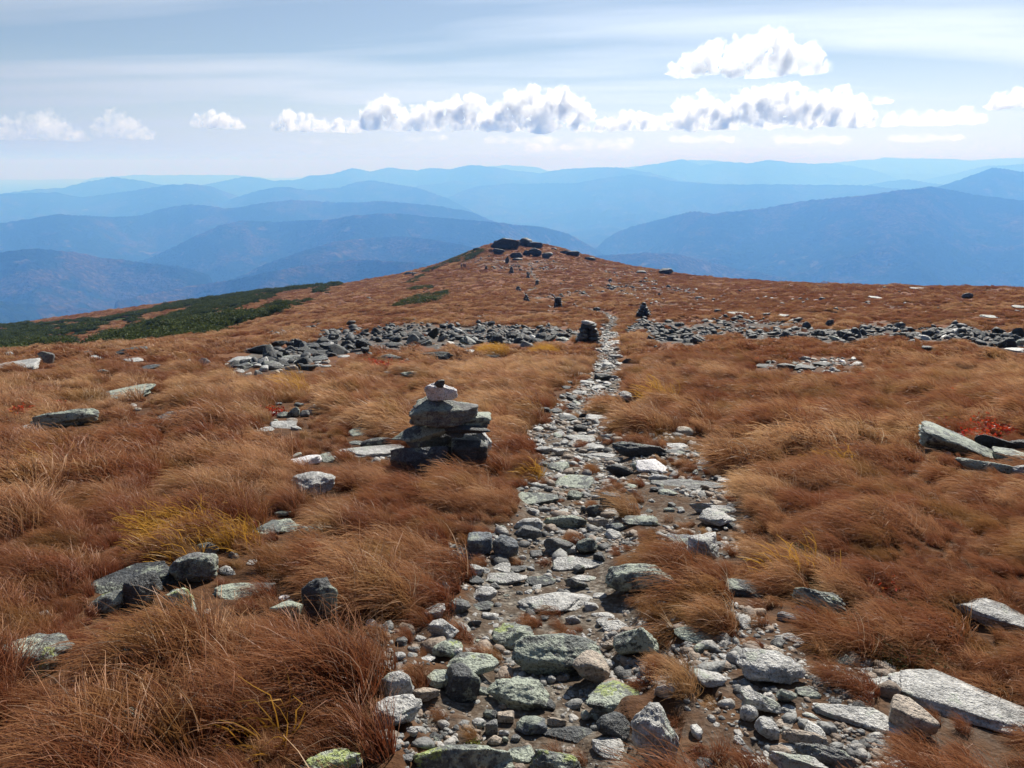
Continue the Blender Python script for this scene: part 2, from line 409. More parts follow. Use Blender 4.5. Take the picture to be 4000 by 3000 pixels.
def mountain_mat():
    m = NT('forested_mountain'); pos = m.n('ShaderNodeNewGeometry').outputs['Position']
    a = m.noise(pos, .0011, 5, .6); b = m.noise(pos, .006, 4, .65); c = m.noise(pos, .035, 3, .6); d = m.noise(m.vmath('ADD', pos, (9000, 400, 0)), .0017, 4, .65)
    spruce = m.ramp(c, [(.3, (.005, .012, .008)), (.55, (.014, .027, .015)), (.75, (.030, .046, .022))])
    hard = m.ramp(c, [(.3, (.020, .016, .010)), (.5, (.055, .040, .020)), (.72, (.14, .095, .048))])
    pat = m.math('ADD', m.math('MULTIPLY', a, .55), m.math('ADD', m.math('MULTIPLY', d, .45), m.math('MULTIPLY', b, .45)))
    col = m.mix(m.ramp(pat, [(.72, 0.0), (.79, .85)]), spruce, hard)
    e = m.noise(pos, .0042, 3, .6)
    col = m.mix(m.ramp(e, [(.64, 0.0), (.72, .5)]), col, (.26, .18, .09))
    s = m.n('ShaderNodeBsdfPrincipled', Roughness=1.0); m.set(s.inputs['Base Color'], col); s.inputs['Specular IOR Level'].default_value = 0
    m.set(s.inputs['Normal'], m.bump(m.math('ADD', c, m.math('MULTIPLY', b, 2.0)), .9, 25))
    return m.done(s)

def build_mountains():
    azs = np.linspace(-R(50), R(50), 900)
    rs = np.concatenate([np.geomspace(395, 3000, 40)[:-1], np.geomspace(3000, 60000, 560)])
    A, RR = np.meshgrid(azs, rs, indexing='ij'); X = RR * np.sin(A); Y = RR * np.cos(A)
    Z = far_h(X.ravel(), Y.ravel())
    na, nr = A.shape; I = np.arange(na * nr).reshape(na, nr)
    f = np.stack([I[:-1, :-1], I[1:, :-1], I[1:, 1:], I[:-1, 1:]], -1).reshape(-1, 4)
    o = mesh_obj('mountains', np.stack([X.ravel(), Y.ravel(), Z], -1), f, mountain_mat()); link(o); tag(o, kind='structure')
    return float(Z.min()), float(Z.max())
ZMIN, ZMAX = build_mountains()

# ------------------------------------------------------------------ haze
HAZE = dict(density=1.6e-4, color=(.145, .40, 1.0, 1), g=.12)
def build_haze():
    x, y0, y1, z0, z1 = 72000, -3000, 73000, ZMIN - 2, max(ZMAX + 30, 60)
    bm = bmesh.new(); bmesh.ops.create_cube(bm, size=1)
    for v in bm.verts: v.co = Vector((v.co.x * 2 * x, y0 if v.co.y < 0 else y1, z0 if v.co.z < 0 else z1))
    me = bpy.data.meshes.new('haze'); bm.to_mesh(me); bm.free()
    m = NT('haze'); v = m.n('ShaderNodeVolumePrincipled')
    v.inputs['Color'].default_value = HAZE['color']; v.inputs['Density'].default_value = HAZE['density']; v.inputs['Anisotropy'].default_value = HAZE['g']
    v.inputs['Absorption Color'].default_value = (.92, .84, 1, 1)
    m.t.links.new(v.outputs[0], m.out.inputs['Volume']); me.materials.append(m.m)
    o = bpy.data.objects.new('haze', me); link(o); tag(o, 'pale blue haze filling the air over the valleys', 'haze', kind='stuff')
build_haze()

# ------------------------------------------------------------------ light
sd = sun_dir()
L = bpy.data.lights.new('sun', 'SUN'); L.energy = 5.0; L.angle = R(.53); L.color = (1, .955, .88)
lo = bpy.data.objects.new('sun', L); lo.rotation_euler = sd.to_track_quat('Z', 'Y').to_euler(); link(lo)

def build_world():
    w = bpy.data.worlds.new('World'); scn.world = w; w.use_nodes = True; t = w.node_tree; t.nodes.clear()
    N = lambda typ, **k: t.nodes.new(typ)
    out = N('ShaderNodeOutputWorld'); bg = N('ShaderNodeBackground'); t.links.new(bg.outputs[0], out.inputs[0])
    sky = N('ShaderNodeTexSky'); sky.sky_type = 'NISHITA'; sky.sun_disc = False; sky.sun_elevation = R(SUN_EL); sky.sun_rotation = R(SUN_AZ)
    sky.altitude = 1400; sky.air_density = 1.0; sky.dust_density = .25; sky.ozone_density = 1.5
    # a thin sheet of cirrus, laid out on a plane high above
    tc = N('ShaderNodeTexCoord'); sx = N('ShaderNodeSeparateXYZ'); t.links.new(tc.outputs['Generated'], sx.inputs[0])
    def M(op, a, b):
        n = N('ShaderNodeMath'); n.operation = op
        for s, v in zip(n.inputs, (a, b)):
            if isinstance(v, (int, float)): s.default_value = v
            else: t.links.new(v, s)
        return n.outputs[0]
    zz = M('ADD', M('MAXIMUM', sx.outputs[2], 0.0), .045)
    cb = N('ShaderNodeCombineXYZ'); t.links.new(M('DIVIDE', sx.outputs[0], zz), cb.inputs[0]); t.links.new(M('DIVIDE', sx.outputs[1], zz), cb.inputs[1])
    mp = N('ShaderNodeMapping'); mp.inputs['Rotation'].default_value = (0, 0, R(-62)); mp.inputs['Scale'].default_value = (.16, .55, 1); mp.inputs['Location'].default_value = (CIR[0], CIR[1], 0)
    t.links.new(cb.outputs[0], mp.inputs[0])
    n1 = N('ShaderNodeTexNoise'); n1.inputs['Scale'].default_value = 1.0; n1.inputs['Detail'].default_value = 6; n1.inputs['Roughness'].default_value = .5; n1.inputs['Distortion'].default_value = .5
    t.links.new(mp.outputs[0], n1.inputs['Vector'])
    r = N('ShaderNodeValToRGB'); t.links.new(n1.outputs[0], r.inputs[0]); e = r.color_ramp.elements
    e[0].position = .37; e[0].color = (.20, .20, .20, 1); e[1].position = .57; e[1].color = (.92, .92, .92, 1)
    mx = N('ShaderNodeMix'); mx.data_type = 'RGBA'; veil = M('MULTIPLY', M('SUBTRACT', .16, M('MINIMUM', sx.outputs[2], .16)), 6.0); over = M('MINIMUM', M('MAXIMUM', M('MULTIPLY', M('SUBTRACT', .52, sx.outputs[2]), 4.0), .10), 1.0); t.links.new(M('MULTIPLY', M('MINIMUM', M('MAXIMUM', r.outputs[0], veil), 1.0), over), mx.inputs[0]); t.links.new(sky.outputs[0], mx.inputs[6])
    # thin ice cloud scatters forward: bright towards the sun, dim away from it
    dt = N('ShaderNodeVectorMath'); dt.operation = 'DOT_PRODUCT'; t.links.new(tc.outputs['Generated'], dt.inputs[0]); dt.inputs[1].default_value = sun_dir()
    fw = M('POWER', M('MAXIMUM', M('MULTIPLY_ADD', dt.outputs['Value'], .5), 0.0), 2.5); fw.node.inputs[0].links[0].from_node.inputs[0].links[0].from_node.inputs[2].default_value = .5
    fw = M('ADD', M('MULTIPLY', fw, CIRF), CIRB)
    cc = N('ShaderNodeVectorMath'); cc.operation = 'SCALE'; cc.inputs[0].default_value = CIRCOL; t.links.new(fw, cc.inputs['Scale']); t.links.new(cc.outputs[0], mx.inputs[7])
    t.links.new(mx.outputs[2], bg.inputs[0]); bg.inputs[1].default_value = SKYSTR
SKYSTR = .055; CIR = (3.4, 2.3); CIRCOL = (13.3, 15.0, 17.6); CIRF = 1.0; CIRB = .04
build_world()
vs = scn.view_settings; vs.view_transform = 'Standard'; vs.look = 'None'; vs.exposure = .55; vs.gamma = 1; vs.use_curve_mapping = False
scn.cycles.use_denoising = True; scn.cycles.max_bounces = 8; scn.cycles.diffuse_bounces = 3; scn.cycles.glossy_bounces = 2
scn.cycles.transmission_bounces = 4; scn.cycles.transparent_max_bounces = 16; scn.cycles.volume_bounces = 4
scn.cycles.sample_clamp_indirect = 6; scn.cycles.volume_step_rate = .6; scn.cycles.volume_max_steps = 256
# ------------------------------------------------------------------ rock material
def rock_mat(name, base, lichen=.5, yellow=.0, dark=.35, rough=.6, spec=.45, band=.4, scale=1.0, lb=1.0):
    m = NT(name); tc = m.n('ShaderNodeTexCoord').outputs['Object']; oi = m.n('ShaderNodeObjectInfo')
    off = m.vmath('MULTIPLY', oi.outputs['Random'], (37, 61, 23)); p = m.vmath('ADD', tc, off)
    p = m.vmath('MULTIPLY', p, (scale,) * 3)
    big = m.noise(p, 4, 4, .6); mid = m.noise(p, 17, 4, .65); fine = m.noise(p, 75, 3, .7); grain = m.noise(p, 190, 2, .6)
    lay = m.noise(m.vmath('MULTIPLY', p, (3, 3, 22)), 2.2, 4, .6)
    b = np.array(base)
    col = m.ramp(mid, [(.25, tuple(b * .45)), (.5, tuple(b)), (.75, tuple(np.minimum(b * 1.5, .8)))])
    col = m.mix(m.math('MULTIPLY', m.ramp(lay, [(.42, 0.0), (.58, 1.0)]), band), col, tuple(b * .42))
    col = m.mix(m.ramp(fine, [(.36, .85), (.46, 0.0)]), col, tuple(b * .22))
    col = m.mix(m.ramp(fine, [(.58, 0.0), (.66, .55)]), col, tuple(np.minimum(b * 2.0, .8)))
    # crusts of pale green lichen, map lichen and black lichen, each with a ragged edge of its own
    up = m.math('ADD', m.math('MULTIPLY', big, .7), m.math('MULTIPLY', mid, .55))
    lo = .76 - .26 * lichen
    col = m.mix(m.math('MULTIPLY', m.ramp(up, [(lo, 0.0), (lo + .05, .85)]), m.ramp(fine, [(.36, .2), (.5, 1.0)])), col, m.mix(grain, (.19 * lb, .22 * lb, .165 * lb), (.37 * lb, .40 * lb, .32 * lb)))
    if yellow > 0:
        q = m.noise(m.vmath('ADD', p, (5.3, 1.1, 8.7)), 5.5, 5, .7); lo = .72 - .22 * yellow
        col = m.mix(m.math('MULTIPLY', m.ramp(q, [(lo, 0.0), (lo + .03, .9)]), m.ramp(fine, [(.4, .25), (.52, 1.0)])), col, m.mix(mid, (.20, .26, .05), (.38, .44, .13)))
    if dark > 0:
        q = m.noise(m.vmath('ADD', p, (1.3, 9.1, 2.7)), 11, 5, .7); lo = .74 - .24 * dark
        col = m.mix(m.ramp(q, [(lo, 0.0), (lo + .05, .9)]), col, (.028, .032, .03))
    s = m.n('ShaderNodeBsdfPrincipled'); m.set(s.inputs['Base Color'], col)
    m.set(s.inputs['Roughness'], m.ramp(grain, [(.3, rough - .15), (.7, min(rough + .2, 1))])); s.inputs['Specular IOR Level'].default_value = spec
    h = m.math('ADD', m.math('MULTIPLY', mid, 1.6), m.math('ADD', m.math('MULTIPLY', fine, .9), m.math('MULTIPLY', lay, 1.2 * band)))
    m.set(s.inputs['Normal'], m.bump(h, .85, .022 / scale))
    return m.done(s)

RM = dict(
 g=rock_mat('grey_schist', (.16, .16, .155), .4, .1, .5),
 l=rock_mat('pale_schist', (.46, .45, .42), .25, .0, .42, rough=.5, spec=.6, band=.65),
 e=rock_mat('slate_schist', (.036, .040, .042), .15, .0, .5, rough=.7),
 d=rock_mat('dark_schist', (.068, .073, .075), .3, .0, .5),
 n=rock_mat('lichen_schist', (.125, .14, .13), .74, .35, .6, lb=1.4),
 y=rock_mat('map_lichen_schist', (.15, .16, .145), .6, .75, .5, lb=1.4),
 t=rock_mat('tan_stone', (.40, .33, .26), .15, .0, .25),
 w=rock_mat('white_quartz', (.84, .80, .79), .0, .0, .1, rough=.5, band=.15),
 b=rock_mat('bluish_schist', (.13, .147, .168), .35, .0, .45),
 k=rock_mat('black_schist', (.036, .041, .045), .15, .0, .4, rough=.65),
)
RN = dict(e='dark grey', g='grey', l='pale grey', d='dark grey', n='lichen-crusted', y='yellow-lichened', t='tan', w='white', b='bluish', k='blackish')

_ICO = {}
def ico(n):
    if n not in _ICO:
        bm = bmesh.new(); bmesh.ops.create_icosphere(bm, subdivisions=n, radius=1)
        v = np.array([x.co[:] for x in bm.verts]); v /= np.linalg.norm(v, axis=1)[:, None]
        f = np.array([[q.index for q in p.verts] for p in bm.faces]); bm.free(); _ICO[n] = (v, f)
    return _ICO[n]

def rock_shape(kind, dims, seed, sub=4):
    """vertices of one rock; dims = full width, depth, height; base at z=0"""
    g = np.random.default_rng(seed); v, f = ico(sub)
    p = dict(b=2.7, a=3.6, s=6, c=8, p=2.8, w=5, r=2.3)[kind]
    r = 1 / (np.abs(v) ** p).sum(1) ** (1 / p)
    k = dict(b=24, a=80, s=60, c=60, p=44, w=60, r=18)[kind]
    npl = dict(b=13, a=16, s=12, c=5, p=12, w=11, r=7)[kind]
    lo, hi = dict(b=(.66, .96), a=(.46, .9), s=(.56, .98), c=(.84, 1.05), p=(.58, .92), w=(.56, .95), r=(.8, 1.0))[kind]
    acc = np.exp(-k * r)
    for _ in range(npl):
        n = g.normal(size=3)
        if kind == 's': n[2] *= .35
        n /= np.linalg.norm(n); c = v @ n; d = g.uniform(lo, hi)
        acc = acc + np.exp(-k * np.minimum(np.where(c > .08, d / np.maximum(c, .08), 9), 9))
    r = -np.log(acc) / k
    P = v * r[:, None]
    if kind == 'p': s = 1 - .26 * (P[:, 2:3] + .2); P[:, :2] *= np.clip(s, .35, 1.3); P[:, 0] += g.uniform(-.25, .25) * (P[:, 2] + 1)
    if kind == 'w': P[:, 2] = P[:, 2] * (1 + .45 * P[:, 0] * g.choice([-1, 1])) 
    o = g.uniform(0, 50, 3)
    amp = dict(b=.12, a=.06, s=.07, c=.025, p=.08, w=.06, r=.06)[kind]
    P = P * (1 + amp * fbm(P * 1.7 + o, 3, seed)[:, None] + amp * .45 * fbm(P * 6 + o, 3, seed + 3)[:, None])
    if sub >= 4:   # bedding steps
        lay = vnoise(np.stack([P[:, 0] * 1.2, P[:, 1] * 1.2, P[:, 2] * 7], 1) + o, seed + 9)
        P[:, :2] *= (1 + (.05 if kind in 'swa' else .025) * lay)[:, None]
    mn, mx = P.min(0), P.max(0)
    P = (P - (mn + mx) / 2) / (mx - mn) * np.asarray(dims)
    P[:, 2] -= P[:, 2].min()
    return P, f

RNAME = dict(b='boulder', a='rock', s='flat_rock', c='squared_rock', p='pointed_rock', w='tilted_rock', r='stone')
ROCKS = []      # every placed rock: centre x,y, half sizes, picture box
_seed = [100]
def put_rock(P, dims, shape, colour, name, label=None, group=None, rot=0, tilt=(0, 0), sub=4, sink=.12, cat=None, box=None):
    _seed[0] += 1
    V, f = rock_shape(shape, dims, _seed[0], sub)
    if tilt != (0, 0): V = V @ np.array(Euler((tilt[1], tilt[0], 0)).to_matrix()).T; V[:, 2] -= V[:, 2].min()
    o = mesh_obj(name, V, f, RM[colour]); link(o)
    o.location = (P[0], P[1], P[2] - sink * dims[2]); o.rotation_euler = (0, 0, rot)
    tag(o, label, cat or ('boulder' if name == 'boulder' else 'rock'), group)
    ROCKS.append(dict(o=o, x=P[0], y=P[1], z=P[2], w=dims[0] * .5, d=dims[1] * .5, h=dims[2] * (1 - sink), box=box, colour=colour, shape=shape, label=label, rot=rot))
    return o

def from_box(x0, y0, x1, y1, shape):
    """ground point and size of a rock that fills a photo box"""
    cx = (x0 + x1) / 2; P = ground_at(cx, y1)
    if P is None: return None
    px, py, d = (float(q[0]) for q in project(P[None]))
    s = d / F; w = (x1 - x0) * s; hpx = (y1 - y0) * s
    phi = math.asin(-P[2] / np.linalg.norm(P)) if P[2] < 0 else .1
    # the view looks down by phi: seen height = H cos(phi) + D sin(phi)
    asp = dict(b=.75, a=.7, s=.85, c=.8, p=.6, w=.8, r=.8)[shape]
    minh = dict(b=.38, a=.42, s=.16, c=.6, p=.5, w=.25, r=.45)[shape] * min(w, hpx * 2.2)
    D = w * asp; H = (hpx - D * math.sin(phi) * .8) / math.cos(phi)
    if H < minh:
        H = minh; D = min(max((hpx - H * math.cos(phi)) / (math.sin(phi) * .8), w * .25), w * 1.5)
    u = np.array([P[0], P[1]]) / np.hypot(P[0], P[1])
    C = np.array([P[0] + u[0] * D * .42, P[1] + u[1] * D * .42, 0]); C[2] = float(height(C[0], C[1]))
    # keep the foot where the photo shows it: the rock follows the slope
    return C, (w * 1.04, D * 1.05, H * 1.12)

CROP = dict(A3=(0, 1106, 1 / 3), A4=(663.6, 1106, 1 / 3), A5=(1050.7, 1106, 1 / 3), A6=(1493.1, 1161.3, .325), A1=(995.4, 718.9, .3),
            A2=(1548.4, 774.2, .3), C6=(0, 718.9, .325), C7=(718.9, 774.2, .225), C4=(774.2, 470, .325), C3=(0, 331.8, .35), T=(470, 685.7, .2875), K=(1023, 497.7, .125), R5=(1437.8, 497.7, .35))
def rocks(crop, table, rmin_sub=5):
    ox, oy, s = CROP[crop]
    for line in table.strip().split('\n'):
        q, sc, label = line.split('|'); x0, y0, x1, y1 = (float(t) for t in q.split()); sc = sc.strip()
        bx = (ox + x0 * s, oy + y0 * s, ox + x1 * s, oy + y1 * s)
        fb = from_box(*bx, sc[0])
        if fb is None: print('no ground for', label); continue
        C, dims = fb
        big = (bx[2] - bx[0])
        sub = 5 if big > 90 else 4 if big > 22 else 3
        if crop == 'K':
            C = ground_at((bx[0] + bx[2]) / 2, bx[3]); dims = (dims[0] * 1.15, dims[1] * .7, (bx[3] - bx[1]) * float(project(C[None])[2][0]) / F * 1.2)
        az = math.atan2(C[0], C[1])
        rot = -az * .9 + (random.uniform(-.15, .15)); sink = .14
        if crop == 'T': dims = (dims[0], dims[1], dims[2] * .72); sink = .26
        if crop == 'A3': dims = (dims[0], dims[1], dims[2] * 1.25)
        tilt = (0, 0)
        if len(sc) > 2 and sc[2] in '<>': tilt = (R(12) if sc[2] == '<' else R(-12), 0)
        put_rock(C, dims, sc[0], sc[1], RNAME[sc[0]], label.strip(), None, rot, tilt, sub, sink, box=bx)
# ------------------------------------------------------------------ the rocks one can tell apart (photo box | shape, colour | label)
rocks('A3', '''
1130 240 1420 460|bg|grey mottled boulder just below the fringe of yellow sedge blades
600 335 1150 500|sk|long blackish rock lying behind the round dark-faced boulder
800 390 1055 620|bd|round dark-faced boulder with a pale lichen rim left of the big sedge mound
600 415 850 520|sd|low dark rock touching the left side of the round dark-faced boulder
600 500 840 650|by|yellow-green lichened rock below the low dark rock at the left
1075 490 1270 700|by|upright rock blotched pale yellow-green, standing alone in brown sedge at the left
1390 440 1780 560|sn|low lichened slab at the left edge of the big sedge mound's shadow
1760 560 1970 720|an|pale rock with a white top against the ridged dark rock
1980 440 2210 740|bd|ridged dark rock half under the big sedge mound
0 780 480 1090|by|large half-buried lichened boulder at the picture's left edge
740 860 960 1090|bd|squat dark rock deep in sedge, right of the large half-buried boulder
2030 1010 2165 1110|bg|small angular grey rock in grass beside the dark heath
1280 0 1395 70|al|pale rock nearly hidden in sedge above the yellow blades
1640 40 1935 140|sn|low lichened rock behind the big sedge mound
1930 80 2160 140|sg|thin grey rock edge half covered by the crest of the big sedge mound
780 1290 980 1560|bn|lichened boulder veiled by leaning grass stems near the bottom left
250 640 330 690|sl|small pale rock peeping out of grass above the large half-buried boulder
''')
rocks('A4', '''
470 1000 695 1200|al|angular two-faced grey rock, left side in shade, behind the big light boulder
690 1135 865 1240|at|tan rock wedged between the big light boulder and the dark cubic block
440 1190 750 1420|bl|big light grey angular boulder at the left margin of the trail
890 980 1115 1230|cd|dark squared block with a flat lit top
780 1020 950 1150|sn|low pale green slab against the left side of the dark squared block
880 895 1240 1060|sy|broad flat boulder with green lichen behind the dark squared block
740 580 895 690|sl|flat pale rock above the tan angular rock on the trail's left side
790 670 985 830|al|blocky pale rock with a dark left side beside drooping brown grass
910 550 1060 660|bg|rough dark boulder with a glittering white top
1060 470 1230 590|sl|pale layered slab leaning above the rough dark boulder
1060 570 1210 640|sd|dark flat stone under the pale layered slab
815 810 1005 940|an|lichened rock below the blocky pale rock
925 865 1005 930|rl|small white-grey stone tucked against the lichened rock
1195 700 1490 880|by|rounded boulder with a bright yellow-green cap of lichen
1040 125 1200 280|cb|dark blue-grey block at the grass edge, left of a round dark boulder
1205 130 1370 310|bb|round dark boulder with pebbles at its foot, beside the blue-grey block
870 440 925 530|pl|small upright pale stone against red-brown grass
700 520 810 600|bd|dim grey rock sunk in grass below the sedge mound
1040 330 1150 420|sl|pale slanting stone at the grass edge of the gravel
1200 330 1320 390|sl|thin pale flagstone on gravel below the round dark boulder
1300 335 1420 390|sg|thin grey flagstone just right of a pale flagstone
1155 380 1420 470|sl|wide pale slab in front of two thin flagstones
645 1385 735 1460|al|small pale angular stone under the big light boulder
585 1565 690 1620|sg|small flat grey stone near the bottom, left of the mossy ridge of rock
770 1410 880 1490|sd|dark flat stone above the mossy ridge of rock
690 1450 1335 1720|by|broad mossy ridge of dark rock along the bottom edge
1140 1270 1240 1350|bd|dark pitted stone left of a squared tan stone
1230 1285 1340 1370|ct|squared tan stone in the gravel
1070 1325 1160 1400|rl|light rounded stone at the left of the stone cluster
1155 1345 1235 1440|cg|upright grey stone in front of the dark pitted stone
1235 1240 1295 1280|rt|little tan cobble above the squared tan stone
1170 1440 1265 1510|rt|brownish rounded stone under the upright grey stone
1240 1410 1310 1450|rl|little pale cobble beside the upright grey stone
1320 1435 1385 1490|rg|round grey cobble, lower right of the stone cluster
1262 1450 1305 1500|rd|little dark cobble between two rounded stones
1280 1510 1480 1620|sn|rounded flat stone with a shaded underside near the bottom of the trail
255 930 410 1030|sn|half-buried mossy rock at the edge of the dark heath
560 900 640 960|rl|white-grey stone in grass below the dark heath
730 920 830 965|sl|thin pink-grey stone in grass, right of a white-grey stone
290 450 430 570|an|pale lichened rock at the lower end of the big sedge mound
0 1530 360 1720|by|lichened boulder cut off by the bottom edge, in deep grass
1040 700 1130 740|rd|dark little stone behind the yellow-capped boulder
1130 800 1180 850|rl|pale cobble beside the yellow-capped boulder
''')
rocks('A5', '''
370 130 570 270|pg|pointed grey-green rock on the trail with dark stones at its right
580 150 715 275|ad|angular dark rock with a lit top, right of the pointed grey-green rock
490 200 590 270|rl|small pale stone between the pointed rock and the angular dark rock
430 290 775 380|sl|flat pale slab left of the great dark green boulder
770 290 1220 530|bn|great dark green lichened boulder in the middle of the trail
505 415 660 500|pg|triangular grey rock behind the wide glittering slab
205 490 710 650|sl|wide glittering pale slab lying flat on the trail
245 410 450 480|sd|dark arched rock half hidden by grass above the wide glittering slab
545 405 720 450|sl|thin pale slab behind the triangular grey rock
510 660 610 722|pl|small pale wedge of stone below the wide glittering slab
680 640 840 680|sl|flat light stone right of the wide glittering slab
725 690 920 770|sl|pale flat rock above the dark triangular boulder
820 690 1110 930|pn|dark triangular greenish boulder overhung by grass
160 755 745 1060|bn|large hump of grey-green lichened boulder in the trail
520 890 760 1130|wt<|cream wedge of rock leaning on the large grey-green hump
0 1050 410 1285|bn|ragged boulder with bright lichen below the large grey-green hump
650 1080 1000 1275|sy|flat boulder thick with yellow-green lichen
1085 1085 1230 1220|al|pale rock half hidden by grass, right of the flat lichen boulder
910 1260 1225 1690|bl|tall pale boulder with a dark foot at the bottom of the trail
370 1380 740 1490|sd|dark layered slab lying left of the layered angular rock
710 1310 935 1490|ad|dark angular rock with layered edges, beside the tall pale boulder
675 1455 890 1590|sl|pale layered flagstone in front of the dark layered rocks
190 1295 400 1450|bb|bluish pitted stone in the gravel
395 1320 520 1390|at|tan-brown stone right of the bluish pitted stone
280 1530 610 1700|by|low yellow-green boulder at the bottom edge
0 1595 180 1720|by|green-topped rock at the bottom edge, end of the mossy ridge
750 950 830 1015|rl|egg-shaped pale cobble right of the cream wedge
840 925 910 962|sl|thin light stone on tan gravel above the egg-shaped cobble
1210 740 1480 845|sn|pale green lichened slab on the right bank of the trail
740 820 835 900|at|buff stone at the left foot of the dark triangular boulder
1160 120 1340 215|sb|grey slab with a dark notch, left end of the broad ledge
1300 110 1500 300|sl|broad pale ledge on the right bank below the tilted white slab
370 10 650 100|bn|rough lichened rock lying across the trail, left of a pinkish stone
655 35 800 105|at|smooth pinkish stone in the middle of the trail
770 65 900 130|bb|blue-grey stone touching the smooth pinkish stone
890 0 1110 85|wy|green-topped wedge of rock right of the blue-grey stone
180 70 360 165|bg|rough grey rock at the trail's left edge above the round dark boulder
610 1280 670 1350|rl|little pale stone between gravel and the dark layered rocks
690 250 775 330|sd|dark flat rock at the left foot of the great dark green boulder
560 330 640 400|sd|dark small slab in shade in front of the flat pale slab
690 520 780 560|sl|light stone at the right tip of the triangular grey rock
390 1050 450 1110|rl|pale cobble at the right end of the ragged boulder
470 1020 520 1060|rg|grey cobble under the large grey-green hump
''')
rocks('A6', '''
290 700 730 990|bl|big pale boulder with a black shaded foot on the right
230 240 490 390|sd|dark-faced rock with a pale sloping top, above red leaves
670 320 1010 490|bn|pale lichened boulder lying flat in brown heath on the right
300 995 580 1165|al|light layered boulder under the big pale boulder
320 1105 435 1230|rl|oval pale stone left of the light layered boulder
415 1190 575 1340|sl|flat pale stone below the light layered boulder
560 990 690 1110|ag|small dark-fronted rock right of the light layered boulder
690 985 850 1060|sg|grey slab end among grass, right of the small dark-fronted rock
560 1215 670 1270|st|small buff flat stone in mossy ground
580 1110 690 1170|sl|pale chip of rock below the small dark-fronted rock
820 1110 1400 1245|sl|long pale slab reaching the cream block
1310 1060 1590 1330|ct|cream block with a black shaded front
1240 890 2260 1195|sl|huge pale slab at the lower right with glitter
600 1280 905 1400|bt|tan mottled boulder near the bottom right
690 1375 1070 1530|bg|grey mottled boulder below the tan mottled boulder
520 1425 880 1600|bl|light boulder cut by the bottom edge, in front of the grey mottled boulder
1300 1470 1480 1600|bl|pale boulder cut by the bottom edge beside green leaves
1760 405 2260 600|wl|white-topped slab at the right edge, sloping down
570 480 690 560|rb|little lilac-grey stone below the flat lichened boulder
560 620 750 690|sl|pale flat stone in heath above the big pale boulder
180 770 260 812|sl|little pale stone left of the big pale boulder
20 1460 180 1570|bd|dark rock at the bottom edge in brown grass
0 900 220 1040|sl|pale rock veiled by grass left of the light layered boulder
680 450 830 500|sl|grey stones' ledge edge under the flat lichened boulder
740 1170 860 1200|sl|sliver of pale rock in moss left of the long pale slab
''')
